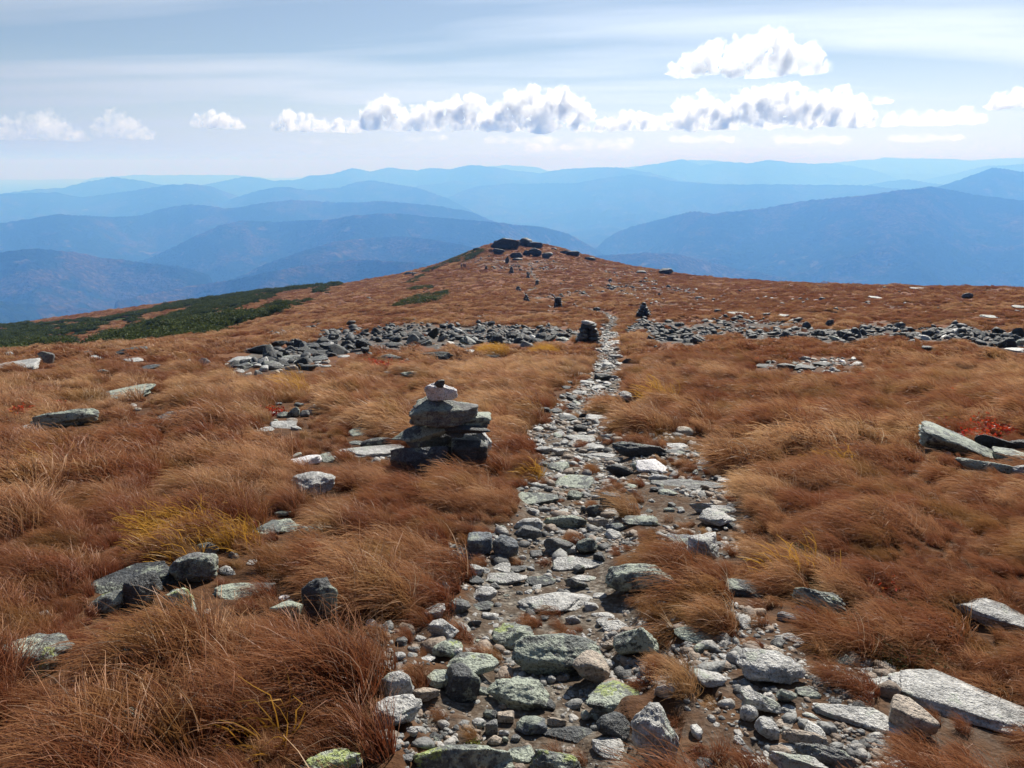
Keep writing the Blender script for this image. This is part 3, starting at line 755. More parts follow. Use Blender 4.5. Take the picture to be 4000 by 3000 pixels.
rocks('A1', '''
380 1140 705 1245|sn|oval pale-green flagstone at the left edge of the trail
680 1000 950 1115|sn|greenish striped slab in the trail above the dark cubic stone
465 1240 565 1310|al|small white-grey rock below the oval pale-green flagstone
1090 780 1475 890|bd|low arched outcrop with dark and white stripes
1250 890 1490 1005|sw|bright white flat slab in front of the striped outcrop
1040 935 1240 1040|ak|black angular rock left of the bright white slab
860 860 1210 905|sl|long pale slab edge left of the bright white slab
1370 1040 1930 1125|sg|long flat grey slab reaching into the grass on the right
1420 1120 1560 1170|sn|pale greenish slab in front of the long flat grey slab
1000 1145 1145 1250|cd|dark cubic stone in the middle of the trail
895 1210 1020 1320|bd|dark rounded stone left of a pale stone below the dark cubic stone
1140 1215 1310 1275|sk|blackish flat rock right of the dark cubic stone
1030 1250 1130 1315|al|pale stone between the dark rounded stone and the blackish flat rock
1720 1265 1980 1410|wl>|tilted white slab with a dark underside on the right bank
1640 1210 1820 1290|al|pale rock seen through grass behind the tilted white slab
1800 1240 1985 1300|sl|pale flat rock just behind the tilted white slab
810 645 910 725|bk|rough blackish stone standing alone in the upper trail
740 725 1015 778|sl|smooth flat pale flagstone below the rough blackish stone
670 700 750 742|sl|pale chip left of the smooth flat flagstone
700 765 775 812|sl|pale slanting chip below the left end of the smooth flat flagstone
650 820 755 885|al|whitish rock at the grassy left edge of the trail
900 780 1045 855|sl|pale lichened slab half under grass in the trail
530 790 655 870|sl|grey-white slab in the grass right of the cairn
600 910 775 995|sn|green-grey slab at the left edge of the trail
620 888 690 922|sl|small buff slab above the green-grey slab
990 660 1075 698|sl|pink-white slab under the overhanging grass tussock
1050 615 1235 660|sl|pale ledge pointing into the grass, right side of the upper trail
900 575 1070 625|sl|pale slab just right of the dark-edged slab
705 570 855 635|sd|dark-edged slab in the upper trail
545 525 645 575|bk|black-fronted rock at the upper left corner of the trail
630 535 730 575|sd|dark stone right of the black-fronted rock
520 495 610 532|sl|pale stone above the black-fronted rock
850 565 910 615|ak|little blackish stone between two pale slabs
800 400 905 445|wl|thin light flagstone with a dark edge across the upper trail
940 365 1045 415|sl|white-grey slanting slab in the narrow part of the trail
725 372 795 405|sd|dark flat stone with a pale rim, left of the thin light flagstone
960 275 1085 345|ad|dark layered rock in the narrow part of the trail
745 262 905 305|sl|long pale stone at the left rim of the narrow trail
1100 400 1235 500|al|pale heap-like rock in the grass right of the narrow trail
620 350 685 392|bg|grey-green stone in grass left of the trail bend
720 338 805 378|bd|purplish dark boulder at the trail bend
360 660 465 715|sl|pale flat stone in grass right of the cairn
350 555 425 598|ag|small grey stone in grass behind the cairn's right shoulder
380 1315 590 1425|bl|rough pale boulder at the left edge of the trail below the oval flagstone
760 1120 880 1200|an|lichened stone below the greenish striped slab
1160 1330 1290 1370|sl|pale stone at the foot of the green-topped wedge
600 1095 670 1145|rg|grey cobble between the oval flagstone and the greenish striped slab
1190 1120 1270 1160|rl|pinkish pale cobble in dead grass right of the dark cubic stone
1720 1095 1800 1130|rt|buff stone lying under the long flat grey slab
940 1160 1010 1200|rl|light stone left of the dark cubic stone
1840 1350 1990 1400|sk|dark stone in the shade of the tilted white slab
1480 770 1640 830|sl|thin pale slab at the right end of the striped outcrop
1480 830 1620 870|sd|dark slab below the thin pale slab at the outcrop's right
1390 840 1480 890|bk|black lump on the right shoulder of the striped outcrop
860 1240 900 1300|rd|dark cobble left of the dark rounded stone
1010 340 1090 380|sl|bright stone right of the white-grey slanting slab
850 330 960 372|sl|pale slab left of the white-grey slanting slab
1010 200 1110 250|sl|pale slabs' lower edge at the far end of the narrow trail
1060 150 1170 190|al|light rock at the far end of the narrow trail
1160 180 1255 220|ad|grey rock at the right rim of the far narrow trail
''')
rocks('A2', '''
1440 480 2000 700|wn<|long slanting slab patterned black and pale green at the right edge
1870 545 2110 650|ak|jagged dark rock on top of the long slanting slab
1740 720 2130 810|bn|pale low rock below the long slanting slab
1990 640 2260 745|sn|striped grey rock at the right edge behind the pale low rock
2100 570 2260 650|ad|dark rock at the right edge beside the jagged dark rock
2120 740 2260 840|bl|grey boulder at the right edge in front of the striped grey rock
430 20 560 90|ad|dark rock with pale streaks, left of three in the right meadow
540 30 700 88|sd|dark striped slab, middle of three in the right meadow
690 15 830 60|sk|blackish slab, right of three in the right meadow
280 30 410 68|sk|black hollow-backed rock beside the scarlet leaves
150 662 440 712|sl|pale slab with a black gap behind, below a grass tussock
0 850 105 900|sl|whitish slab at the grass edge, left of a dark tussock
30 758 140 802|at|yellowish small stone in grass above a whitish slab
1160 2 1290 26|sl|thin pale stone far out in the right meadow
''')
rocks('C6', '''
590 345 1030 438|sn|flat pale lichened boulder alone in the sedge on the left
110 570 400 645|sl|low pale rock beside crimson leaves on the left
240 488 640 625|bn|dark-spotted lichened boulder beside crimson leaves
450 505 560 560|aw|white quartz patch of rock on the dark-spotted boulder's right
820 580 975 655|bd|dark grey rock sunk in a hollow of the sedge
-40 165 260 245|sl|long pale rock at the far left edge of the meadow
250 105 362 205|pg|pointed grey rock beside the long pale rock at the far left
10 120 85 165|al|pale rock peeping behind the long pale rock at the far left
780 88 975 142|bd|dark-faced boulder with white end on the left skyline
470 118 620 165|bd|dark low rock on the left skyline
600 138 725 168|sl|pale flat rock right of the dark low skyline rock
830 160 945 192|sl|greenish pale slab in the left meadow below the skyline boulder
925 208 1065 240|sk|thin black slab in the left meadow
1220 168 1285 222|al|small pale rock left of a leaning pale rock
1315 160 1400 205|pl|leaning pale rock at the left end of the rock band
640 235 725 275|bg|dim grey rock in the left meadow
1180 230 1285 255|sl|thin pale stone below the small pale rock
1040 508 1340 575|sd|rough dark flat rock with reddish plants on the left
1840 512 1935 565|bn|dark green rounded rock left of the paler pointed ones
1915 482 1995 562|pn|green pointed rock in a dip of the sedge
1995 505 2060 560|ag|grey stone between two pointed rocks in the dip
2040 462 2125 535|pl|pale pointed rock in the dip of the sedge
1800 575 1975 635|sl|pale flat rock with dark gaps below the green pointed rock
1665 615 1820 655|sl|pale rim of rock in the sedge, left of the cairn
1925 783 2135 885|sw|bright white quartz slab left of the cairn
1940 890 2230 1085|bl|pale grey boulder below the bright white quartz slab
190 970 285 1065|bn|greenish grey rock hidden in the sedge near yellow blades
1240 815 1335 875|al|pale rock barely showing between sedge mounds
''')
rocks('C7', '''
140 640 430 745|sn|pale lichened slab behind and left of the cairn
270 745 590 865|bd|rough dark rocks' hump just left of the cairn
20 790 700 945|sl|long bright slab pointing left from the cairn's foot
500 115 645 142|sg|thin grey slab behind a pale green rock, beyond the cairn
650 108 835 182|bn|pale green rock in sedge beyond the cairn
410 298 575 342|sd|dark-ended stone in yellowish sedge beyond the cairn
150 785 310 830|sn|green-grey slab behind the long bright slab
''')
rocks('T', '''
80 265 290 340|sl|long pale slab at the left tip of the rock band
120 305 250 390|sd|dark slab under the long pale slab at the band's left tip
340 275 480 395|wg<|grey slab leaning right at the band's left tip
270 320 330 380|al|round pale rock between the dark slab and the leaning slab
390 220 520 300|ae|dark gabled rock near the left tip of the band
480 245 640 310|sg|grey layered slab before the great dark boulder
590 195 700 260|ae|dark upturned slab left of the great dark boulder
735 195 890 290|ae|great dark boulder at the front of the rock band
660 270 830 330|sd|dark layered slab in front of the great dark boulder
610 310 740 400|ae|dark rock pile-end below the great dark boulder
410 165 510 195|sl|pale oblong rock at the left rear of the band
200 205 330 265|al|whitish rugged rock at the back of the band's left tip
1160 240 1380 320|ag|grey boulder with pale top, left of the broad dome rock
1420 220 1770 315|ae|broad dome-shaped dark rock in front of the rock band
1380 395 1520 445|bn|pale green rock below the broad dome-shaped rock
1845 210 1930 275|al|upright pale rock right of the broad dome-shaped rock
2010 260 2120 300|sg|flat grey rock near yellow sedge below the rock band
1400 290 1440 335|pl|narrow pale stone standing before the broad dome rock
1780 110 1900 170|ak|black pyramid-shaped rock in the middle of the rock band
1230 165 1350 205|sk|black slab along the front of the rock band
960 120 1080 175|ak|dark hump in the left half of the rock band
900 265 990 300|sl|low pale stone right of the great dark boulder
500 310 610 345|sl|pale row-end stone beside the leaning slab
100 375 200 415|sl|pale half-hidden stone left below the band's tip
780 340 855 375|sl|thin pale stone in grass below the great dark boulder
''')
FARROCKS = '''
340 185 580 300|wk<|lower left shoulder of the summit outcrop on the far knob
330 140 770 310|ak|big dark outcrop crowning the far knob
760 130 1000 280|wk|sharp wedge of rock leaning up on the summit of the far knob
940 200 1175 298|sk|dark tail slab running right from the sharp summit wedge
350 315 530 410|ak|dark gabled rock below the summit outcrop
640 385 840 475|ak|wide dark rock in the middle of the knob's slope
860 345 990 425|ak|dark rock left of the tall blocky one on the knob
950 310 1160 440|ak|tall blocky dark rock on the knob's slope
1190 380 1365 480|ad|dark rock with a pale patch, right of the tall blocky one
550 450 610 565|pk|narrow dark spire of rock on the knob's slope
680 480 840 520|sk|low dark rock under the wide dark rock on the knob
1350 305 1435 340|sk|small dark rock on the knob's right skyline
1500 345 1660 400|ak|dark rock starting the right skyline ledge
1600 360 1815 440|sk|long dark ledge on the knob's right skyline
1930 460 2095 510|sk|low dark rocks' ledge farther down the right skyline
0 305 120 350|ak|dark rock at the head of the green strip on the knob
'''
rocks('K', FARROCKS)
rocks('C4', '''
300 350 405 378|bk|black rock on the left shoulder of the far knob
1845 348 1912 372|sk|small dark skyline ledge right of the far knob
1995 328 2090 376|bk|lone dark crag on the right skyline
1560 590 1608 622|bk|squat dark rock between two cairns
1878 652 1922 682|bk|dark rock just below the broad triangular cairn
''')
rocks('R5', '''
985 545 1036 590|pk|upright black rock just in front of the right rock band
1830 382 1890 422|bd|grey boulder alone near the right skyline
2095 715 2225 752|sl|whitish rock at the right end of the right rock band
905 424 942 440|aw|white stone far out on the right slope
590 500 645 526|sg|grey stone far out in the right meadow, left of another
695 514 765 532|sg|grey stone far out in the right meadow, right of another
1610 588 1705 640|bk|tall dark hump in the middle of the right rock band
1580 705 1665 745|sk|black rock under the right rock band among tussocks
1250 404 1330 420|sg|thin grey slab far out on the right slope
1510 345 1602 362|sk|dark flat rock on the right skyline
1950 514 2090 540|sg|flat grey slab far out near the right edge
2140 460 2230 482|sg|grey slab far out at the right edge
300 485 345 506|bk|black rock left of a flat dark one in the middle right meadow
380 494 510 516|sd|flat dark rock with pale streaks in the middle right meadow
''')
# ------------------------------------------------------------------ cairns
def empty(name, loc):
    o = bpy.data.objects.new(name, None); o.empty_display_size = .2; o.location = loc; link(o); return o

def stone_part(parent, loc, dims, shape, colour, seed, rot=0, tilt=(0, 0), sub=4, label=None):
    V, f = rock_shape(shape, dims, seed, sub); V[:, 2] -= dims[2] / 2
    M = np.array(Euler((tilt[0], tilt[1], rot)).to_matrix()); V = V @ M.T
    o = mesh_obj('stone', V, f, RM[colour], parent=parent, loc=loc); link(o)
    if label: o['label'] = label
    return o

CAIRN = [  # crop box, depth offset, depth, shape+colour, tilt (pitch, roll degrees), label
 (560, 845, 1120, 1120, -.04, .14, 'ab', (0, 4), 'broad blue-grey stone at the bottom left'),
 (1150, 775, 1490, 1045, .02, .30, 'cd', (0, -2), 'big squared dark stone at the bottom right'),
 (1400, 705, 1555, 1045, .17, .30, 'al', (0, 5), 'pale sunlit stone behind the squared one'),
 (1060, 1010, 1510, 1160, .06, .36, 'sk', (0, 3), 'black stone standing in for the shadow at the very bottom'),  # added near-black stone, stands in for the shadow under the squared one
 (940, 810, 1180, 1000, .20, .22, 'ak', (0, 0), None),
 (585, 650, 1170, 835, .0, .22, 'an', (0, 5), 'long lichened stone jutting out to the left'),
 (1085, 708, 1275, 795, .0, .2, 'sd', (0, 0), None),
 (1000, 640, 1515, 795, .02, .28, 'ad', (0, -4), 'dark slab in the middle right'),
 (1060, 515, 1545, 725, .14, .36, 'an', (6, -3), 'lichened slab with a sunlit top at the upper right'),
 (750, 450, 1000, 650, .16, .34, 'ag', (0, 8), 'grey stone at the upper left'),
 (765, 445, 1405, 690, .02, .34, 'sg', (16, -7), 'large tilted slab under the white stone'),
 (845, 385, 960, 480, .25, .18, 'pl', (0, 0), 'pale pointed stone at the back'),
 (912, 272, 1218, 462, .06, .12, 'bw', (0, 5), 'white quartz stone near the top'),
 (1003, 262, 1102, 340, -.03, .06, 'sd', (10, 0), 'small dark stone on the very top'),
 (700, 600, 1450, 1030, .32, .32, 'ad', (0, 0), None),
 (600, 860, 1180, 1090, .24, .26, 'ak', (0, 0), None),
]
def main_cairn():
    P = ground_at(955, 1026); d = float(project(P[None])[2][0]); s = d / F * .225
    e = empty('cairn', tuple(P)); phi = math.asin(-P[2] / np.linalg.norm(P)); az = math.atan2(P[0], P[1]); e.rotation_euler = (0, 0, -az)
    tag(e, 'tall stone cairn topped with a white quartz stone beside the trail', 'cairn', 'cairns marking the trail')
    for k, (x0, y0, x1, y1, dy, D, sc, tl, lab) in enumerate(CAIRN):
        w = (x1 - x0) * s; H = max(((y1 - y0) * s - .55 * D * math.sin(phi)) / math.cos(phi), .05)
        cx = ((x0 + x1) / 2 - 1050) * s; cz = ((1150 - (y0 + y1) / 2) * s - (dy + .12) * math.sin(phi)) / math.cos(phi)
        stone_part(e, (cx, dy + .12, cz), (w * 1.03, D, H * 1.06), sc[0], sc[1], 900 + k, tilt=(R(tl[0]), R(-tl[1])), sub=5, label=lab)
    bx = (718.9 + 540 * .225, 774.2 + 290 * .225, 718.9 + 1550 * .225, 774.2 + 1150 * .225)
    ROCKS.append(dict(o=e, x=P[0], y=P[1] + .2, z=P[2], w=.48, d=.38, h=.9, box=bx, colour='d', shape='c', label=e['label'], rot=0))
main_cairn()

def far_cairn(px, y0, y1, wpx, label, layers, seed, parts=True, top='d', taper=.75):
    P = ground_at(px, y1); d = float(project(P[None])[2][0]); s = d / F; H = (y1 - y0) * s * 1.05; W = wpx * s
    g = np.random.default_rng(seed); vs_, fs_, n0 = [], [], 0
    if parts: e = empty('cairn', tuple(P)); e.rotation_euler = (0, 0, -math.atan2(P[0], P[1]))
    for L in range(layers):
        f0 = L / layers; wl = W * (1 - taper * f0 ** 1.1); h = H / layers
        n = max(1, int(round(wl / (W * .38)))) if L < layers - 1 else 1
        rows = ([-1, 1] if (n > 1) else [0])
        for rw in rows:
            for q in range(n):
                cx = (q + .5 - n / 2) * wl / n + g.uniform(-.03, .03) * W
                dims = (wl / n * g.uniform(1.05, 1.35), wl * (.6 if n > 1 else .9) * g.uniform(.8, 1.1), h * g.uniform(1.0, 1.3))
                loc = (cx, rw * wl * .22, h * (L + .5)); col = g.choice(list('kkkddg')) if L < layers - 1 else top
                if parts:
                    stone_part(e, loc, dims, 's' if g.random() < .6 else 'a', col, int(g.integers(1e6)), rot=g.uniform(-.3, .3), tilt=(g.uniform(-.1, .1), g.uniform(-.12, .12)), sub=3,
                               label='pale stone on top' if (L == layers - 1 and top in 'lw') else None)
                else:
                    V, f = rock_shape('a', dims, int(g.integers(1e6)), 2); V[:, 2] -= dims[2] / 2
                    vs_.append(V + np.array(loc)); fs_.append(f + n0); n0 += len(V)
    if not parts:
        e = mesh_obj('cairn', np.concatenate(vs_), np.concatenate(fs_), RM['k'], smooth=False); link(e); e.location = tuple(P); e.rotation_euler = (0, 0, -math.atan2(P[0], P[1]))
    tag(e, label, 'cairn', 'cairns marking the trail')
    ROCKS.append(dict(o=e, x=P[0], y=P[1], z=P[2], w=W * .5, d=W * .5, h=H, box=(px - wpx / 2, y0, px + wpx / 2, y1), colour='k', shape='a', label=label, rot=0))
far_cairn(1270, 694, 739, 50, 'stout dark cairn with a pale top where the trail enters the rock band', 6, 1, top='l', taper=.6)
far_cairn(1390, 655, 682, 30, 'broad triangular dark cairn right of the trail beyond the rock band', 6, 2, top='k', taper=.85)
far_cairn(1205, 642, 666, 18, 'slender upright dark cairn left of the trail beyond the rock band', 6, 3, taper=.4)
far_cairn(1137, 637, 651, 14.5, 'small dark cairn on the slope, left below the slender upright cairn', 4, 4, False)
far_cairn(1119.5, 619, 630, 13, 'low dark cairn left of the faint upper trail', 3, 5, False)
far_cairn(1160, 606, 618, 8, 'tiny dark cairn on the faint upper trail with a pale block', 4, 6, False, taper=.3)
far_cairn(1141, 591, 602, 8.5, 'narrow dark cairn with a light tip beside the faint upper trail', 5, 7, False)
far_cairn(1105, 576.5, 589.5, 9.5, 'dark cairn on the knob, the highest of the row', 5, 8, False, taper=.6)
far_cairn(1050.5, 574, 582, 7, 'small dark cairn on the knob, nearest to the hikers', 3, 9, False)
far_cairn(892, 588, 596, 6, 'small dark cairn on the knob\'s left shoulder', 4, 10, False)
# ------------------------------------------------------------------ stones of the trail and of the rock bands
_CUT = [' in ', ' on ', ' with ', ' left of', ',', ' below', ' behind', ' under', ' at ', ' beside', ' among', ' touching', ' against', ' near', ' above', ' between', ' right of', ' lying', ' standing',
        ' of the ', ' half', ' hidden', ' just', ' sunk', ' tucked', ' beyond', ' cut', ' just', ' tilted', ' where', ' the highest', ' reaching', ' pointing', ' overhung', ' barely', ' veiled', ' seen', ' alone', ' far out', ' peeping', ' leaning on', ' leaning above', ' before', ' across', ' nearly', ' running', ' crowning', ' along', ' wedged', ' blotched', ' jutting', ' from', ' peeking', ' nearest', ' thick']
def phrase(lab):
    k = min([lab.find(c) for c in _CUT if lab.find(c) > 0] + [len(lab)]); return lab[:k].strip()
LAND = []
def _landmarks():
    seen = {}
    for r in ROCKS:
        if not r['label']: continue
        ph = phrase(r['label']); n = len(ph.split())
        if 2 <= n <= 6: seen.setdefault(ph, []).append(r)
    for ph, rs in seen.items():
        if len(rs) == 1: LAND.append((ph, (rs[0]['box'][0] + rs[0]['box'][2]) / 2, (rs[0]['box'][1] + rs[0]['box'][3]) / 2, rs[0]['box'][2] - rs[0]['box'][0]))
_landmarks()
USED = {r['label'] for r in ROCKS}
def auto_label(px, py, what, word):
    """what it looks like, then where it lies beside the nearest rock that has a name"""
    ds = sorted(LAND, key=lambda l: math.hypot(l[1] - px, (l[2] - py) * 1.3) - l[3] * .3)
    def rel(l):
        dx, dy = px - l[1], py - l[2]
        if abs(dx) > abs(dy): return 'right of' if dx > 0 else 'left of'
        return 'in front of' if dy > 0 else 'behind'
    c = [f'{what} {word} {rel(ds[0])} the {ds[0][0]}']
    for a in range(0, 3):
        for b in range(a + 1, 5): c.append(f'{what} {word} {rel(ds[a])} the {ds[a][0]}, near the {ds[b][0]}')
    for t in c:
        if t not in USED and len(t.split()) <= 16: USED.add(t); return t
    return c[0]

def clear_of(x, y, rad, slack=.85):
    X = np.array([[r['x'], r['y'], min(r['w'], r['d']) if r['shape'] != 's' else r['d'] * .9] for r in ROCKS])
    return bool((np.hypot(X[:, 0] - x, X[:, 1] - y) > (X[:, 2] + rad) * slack).all())
def pick_px(w, d, h, x, y, z):
    px, py, dd = (float(q[0]) for q in project(np.array([[x, y, z + h * .5]]))); s = F / dd
    return px, py, (px - w * s, py - h * s * .6 - d * s * .2, px + w * s, py + h * s * .5 + d * s * .2)

g = np.random.default_rng(77); made = 0
x, y = (lambda n: (np.sqrt(g.uniform(1.7 ** 2, 48 ** 2, n)), g.uniform(-R(30), R(30), n)))(90000)
P = np.stack([x * np.sin(y), x * np.cos(y)], 1); r = x; z = height(P[:, 0], P[:, 1]); px, py, d = project(np.stack([P[:, 0], P[:, 1], z], 1)); pm = np.maximum(path_mask(px, py), stony_mask(px, py, r) * .7)
cand = np.where((pm > .3) & (g.random(len(r)) < np.clip(3.0 / r, .1, 1)) & (px > 0) & (px < 2212) & (py < 1690))[0]
for k in cand:
    if made >= 270: break
    rr = r[k]; w = float(np.exp(g.normal(math.log(.058 + .0065 * rr), .38))); w = min(w, .5)
    if not clear_of(P[k, 0], P[k, 1], w * .5): continue
    sh = g.choice(list('aaassss')); co = g.choice(list('lllggtdnw'), p=[.13, .13, .13, .14, .13, .1, .1, .1, .04]); asp = g.uniform(.55, .95); hh = w * {'r': .6, 'a': .55, 's': .26, 'b': .55}[sh] * g.uniform(.8, 1.2)
    what = ('little ' if w < .09 else '') + RN[co]; word = {'r': 'rounded stone', 'a': 'angular stone', 's': 'flat stone', 'b': 'stone'}[sh]
    qx, qy, bxx = pick_px(w / 2, w * asp / 2, hh, P[k, 0], P[k, 1], z[k])
    put_rock((P[k, 0], P[k, 1], z[k]), (w, w * asp, hh), sh, co, 'stone', auto_label(qx, qy, what, word), 'stones strewn along the trail', g.uniform(0, 6.28), (g.normal(0, .13), g.normal(0, .13)), 3, .32, 'stone', bxx)
    made += 1
print('trail stones', made)

RUB_P, RUB_S, RUB_I, RUB_R = [], [], [], []
x, y = (lambda rr, a: (rr * np.sin(a), rr * np.cos(a)))(np.sqrt(g.uniform(20 ** 2, 310 ** 2, 620000)), g.uniform(-R(44), R(44), 620000))
z = base_h(x, y); px, py, d = project(np.stack([x, y, z], 1)); r = np.hypot(x, y); tm = talus_mask(px, py, r)
cl = np.clip(.5 + 1.1 * fbm2(x, y, 5, 3, 15), 0, 1)
k = (tm > 0) & (g.random(len(x)) < tm * np.where(tm > .5, np.clip(.45 + cl, 0, 1), cl) * np.clip(1.2 - r / 260, .15, 1)) & (px > -30) & (px < 2240)
x, y, px, py, r, tm = x[k], y[k], px[k], py[k], r[k], tm[k]; z = height(x, y)
w = np.clip(np.exp(g.normal(math.log(.27), .5, len(x))), .09, .75) * np.where(tm > .5, 1, .85) * np.clip(r / 60, 1, 2.2)
tm2 = tm * (.55 + .6 * fbm2(x, y, 4.5, 3, 19)); lift = np.where(tm > .5, g.uniform(-.20, .04, len(x)) + .08 * np.clip(tm2, -1, 1), -.10) * np.clip(w / .4, .5, 1.5)
app = w / r; order = np.argsort(-app * (tm > .45) * (r < 75)); big = []
for q in order:
    if len(big) >= 150: break
    if all(math.hypot(x[q] - x[b], y[q] - y[b]) > (w[q] + w[b]) * .42 for b in big) and clear_of(x[q], y[q], w[q] * .4, .8): big.append(q)
for q in big:
    sh = g.choice(list('aasspww')); co = g.choice(list('kkkeeedgln'), p=[.16, .14, .14, .13, .12, .1, .07, .06, .05, .03]); asp = g.uniform(.6, 1); hh = w[q] * {'a': .62, 's': .3, 'p': .8, 'w': .35, 'b': .55}[sh]
    word = {'a': 'angular rock', 's': 'flat rock', 'p': 'pointed rock', 'w': 'wedge of rock', 'b': 'boulder'}[sh]
    band = 'of the left rock band' if px[q] < 1265 else 'of the right rock band'
    qx, qy, bxx = pick_px(w[q] / 2, w[q] * asp / 2, hh, x[q], y[q], z[q])
    put_rock((x[q], y[q], z[q] + max(lift[q], 0)), (w[q], w[q] * asp, hh), sh, co, 'angular_rock', auto_label(qx, qy, RN[co], word), 'loose dark rocks ' + band, g.uniform(0, 6.28), (g.normal(0, .3), g.normal(0, .3)), 4, .34, 'rock', bxx)
rest = np.setdiff1d(np.arange(len(x)), big); N_RUB = len(rest); print('rubble', N_RUB, 'talus rocks', len(big))
RUBBLE = (np.stack([x, y, z + lift - .06], 1)[rest], w[rest])
# ------------------------------------------------------------------ scattering (geometry nodes) for what nobody could count
def scatter(name, variants, P, rot, scale, idx, label, cat, tint=None):
    me = bpy.data.meshes.new(name); n = len(P)
    me.vertices.add(n); me.vertices.foreach_set('co', np.asarray(P, np.float32).ravel())
    for an, vals in (('rot', rot), ('siz', scale)):
        a = me.attributes.new(an, 'FLOAT_VECTOR', 'POINT'); a.data.foreach_set('vector', np.asarray(vals, np.float32).ravel())
    a = me.attributes.new('pick', 'INT', 'POINT'); a.data.foreach_set('value', np.asarray(idx, np.int32))
    a = me.attributes.new('tint', 'FLOAT', 'POINT'); a.data.foreach_set('value', np.asarray(tint if tint is not None else rng.random(n), np.float32))
    o = bpy.data.objects.new(name, me); link(o); tag(o, label, cat, kind='stuff')
    ng = bpy.data.node_groups.new(name, 'GeometryNodeTree'); ng.is_modifier = True
    ng.interface.new_socket('Geometry', in_out='INPUT', socket_type='NodeSocketGeometry'); ng.interface.new_socket('Geometry', in_out='OUTPUT', socket_type='NodeSocketGeometry')
    N = ng.nodes; gi = N.new('NodeGroupInput'); go = N.new('NodeGroupOutput'); iop = N.new('GeometryNodeInstanceOnPoints'); J = N.new('GeometryNodeJoinGeometry')
    for v in reversed(variants):
        oi = N.new('GeometryNodeObjectInfo'); oi.inputs['Object'].default_value = v; oi.inputs['As Instance'].default_value = False
        g2 = N.new('GeometryNodeGeometryToInstance'); ng.links.new(oi.outputs['Geometry'], g2.inputs[0]); ng.links.new(g2.outputs[0], J.inputs[0])
    def na(nm, typ):
        q = N.new('GeometryNodeInputNamedAttribute'); q.data_type = typ; q.inputs['Name'].default_value = nm; return q.outputs[0]
    L = ng.links.new
    L(gi.outputs[0], iop.inputs['Points']); L(J.outputs[0], iop.inputs['Instance']); iop.inputs['Pick Instance'].default_value = True
    L(na('pick', 'INT'), iop.inputs['Instance Index']); L(na('rot', 'FLOAT_VECTOR'), iop.inputs['Rotation']); L(na('siz', 'FLOAT_VECTOR'), iop.inputs['Scale'])
    L(iop.outputs[0], go.inputs[0])
    md = o.modifiers.new('scatter', 'NODES'); md.node_group = ng
    return o

def blade_mat(name, base, midc, tip, pale=(.62, .50, .36), transl=.45, patch=None, spec=.35):
    m = NT(name); t = m.attr('t'); rn = m.attr('rnd'); pos = m.n('ShaderNodeNewGeometry').outputs['Position']
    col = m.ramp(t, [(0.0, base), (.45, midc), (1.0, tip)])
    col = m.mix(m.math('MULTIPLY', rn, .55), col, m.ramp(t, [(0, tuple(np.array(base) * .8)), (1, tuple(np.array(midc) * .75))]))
    col = m.mix(m.ramp(rn, [(.90, 0.0), (.905, .8)], 'CONSTANT'), col, pale)
    if patch:
        ti = m.attr('tint', 'INSTANCER'); col = m.mix(m.ramp(ti, [(.15, .8), (.5, 0.0)]), col, m.mix(.62, col, (.19, .052, .026))); col = m.mix(m.ramp(ti, [(.5, 0.0), (.95, .75)]), col, m.mix(t, (.20, .09, .035), (.82, .54, .30)))
        pn = m.noise(pos, .55, 3, .6); col = m.mix(m.ramp(pn, [(.42, 0.0), (.62, .75)]), col, m.mix(.6, col, patch))
        p2 = m.noise(pos, 1.7, 3, .6); col = m.mix(m.ramp(p2, [(.52, 0.0), (.66, .6)]), col, m.mix(.6, col, (.30, .20, .055)))
    d = m.n('ShaderNodeBsdfPrincipled', Roughness=.5); m.set(d.inputs['Base Color'], col); d.inputs['Specular IOR Level'].default_value = spec
    tr = m.n('ShaderNodeBsdfTranslucent'); m.set(tr.inputs[0], col); mx = m.n('ShaderNodeMixShader'); mx.inputs[0].default_value = transl
    m.t.links.new(d.outputs[0], mx.inputs[1]); m.t.links.new(tr.outputs[0], mx.inputs[2])
    return m.done(mx)

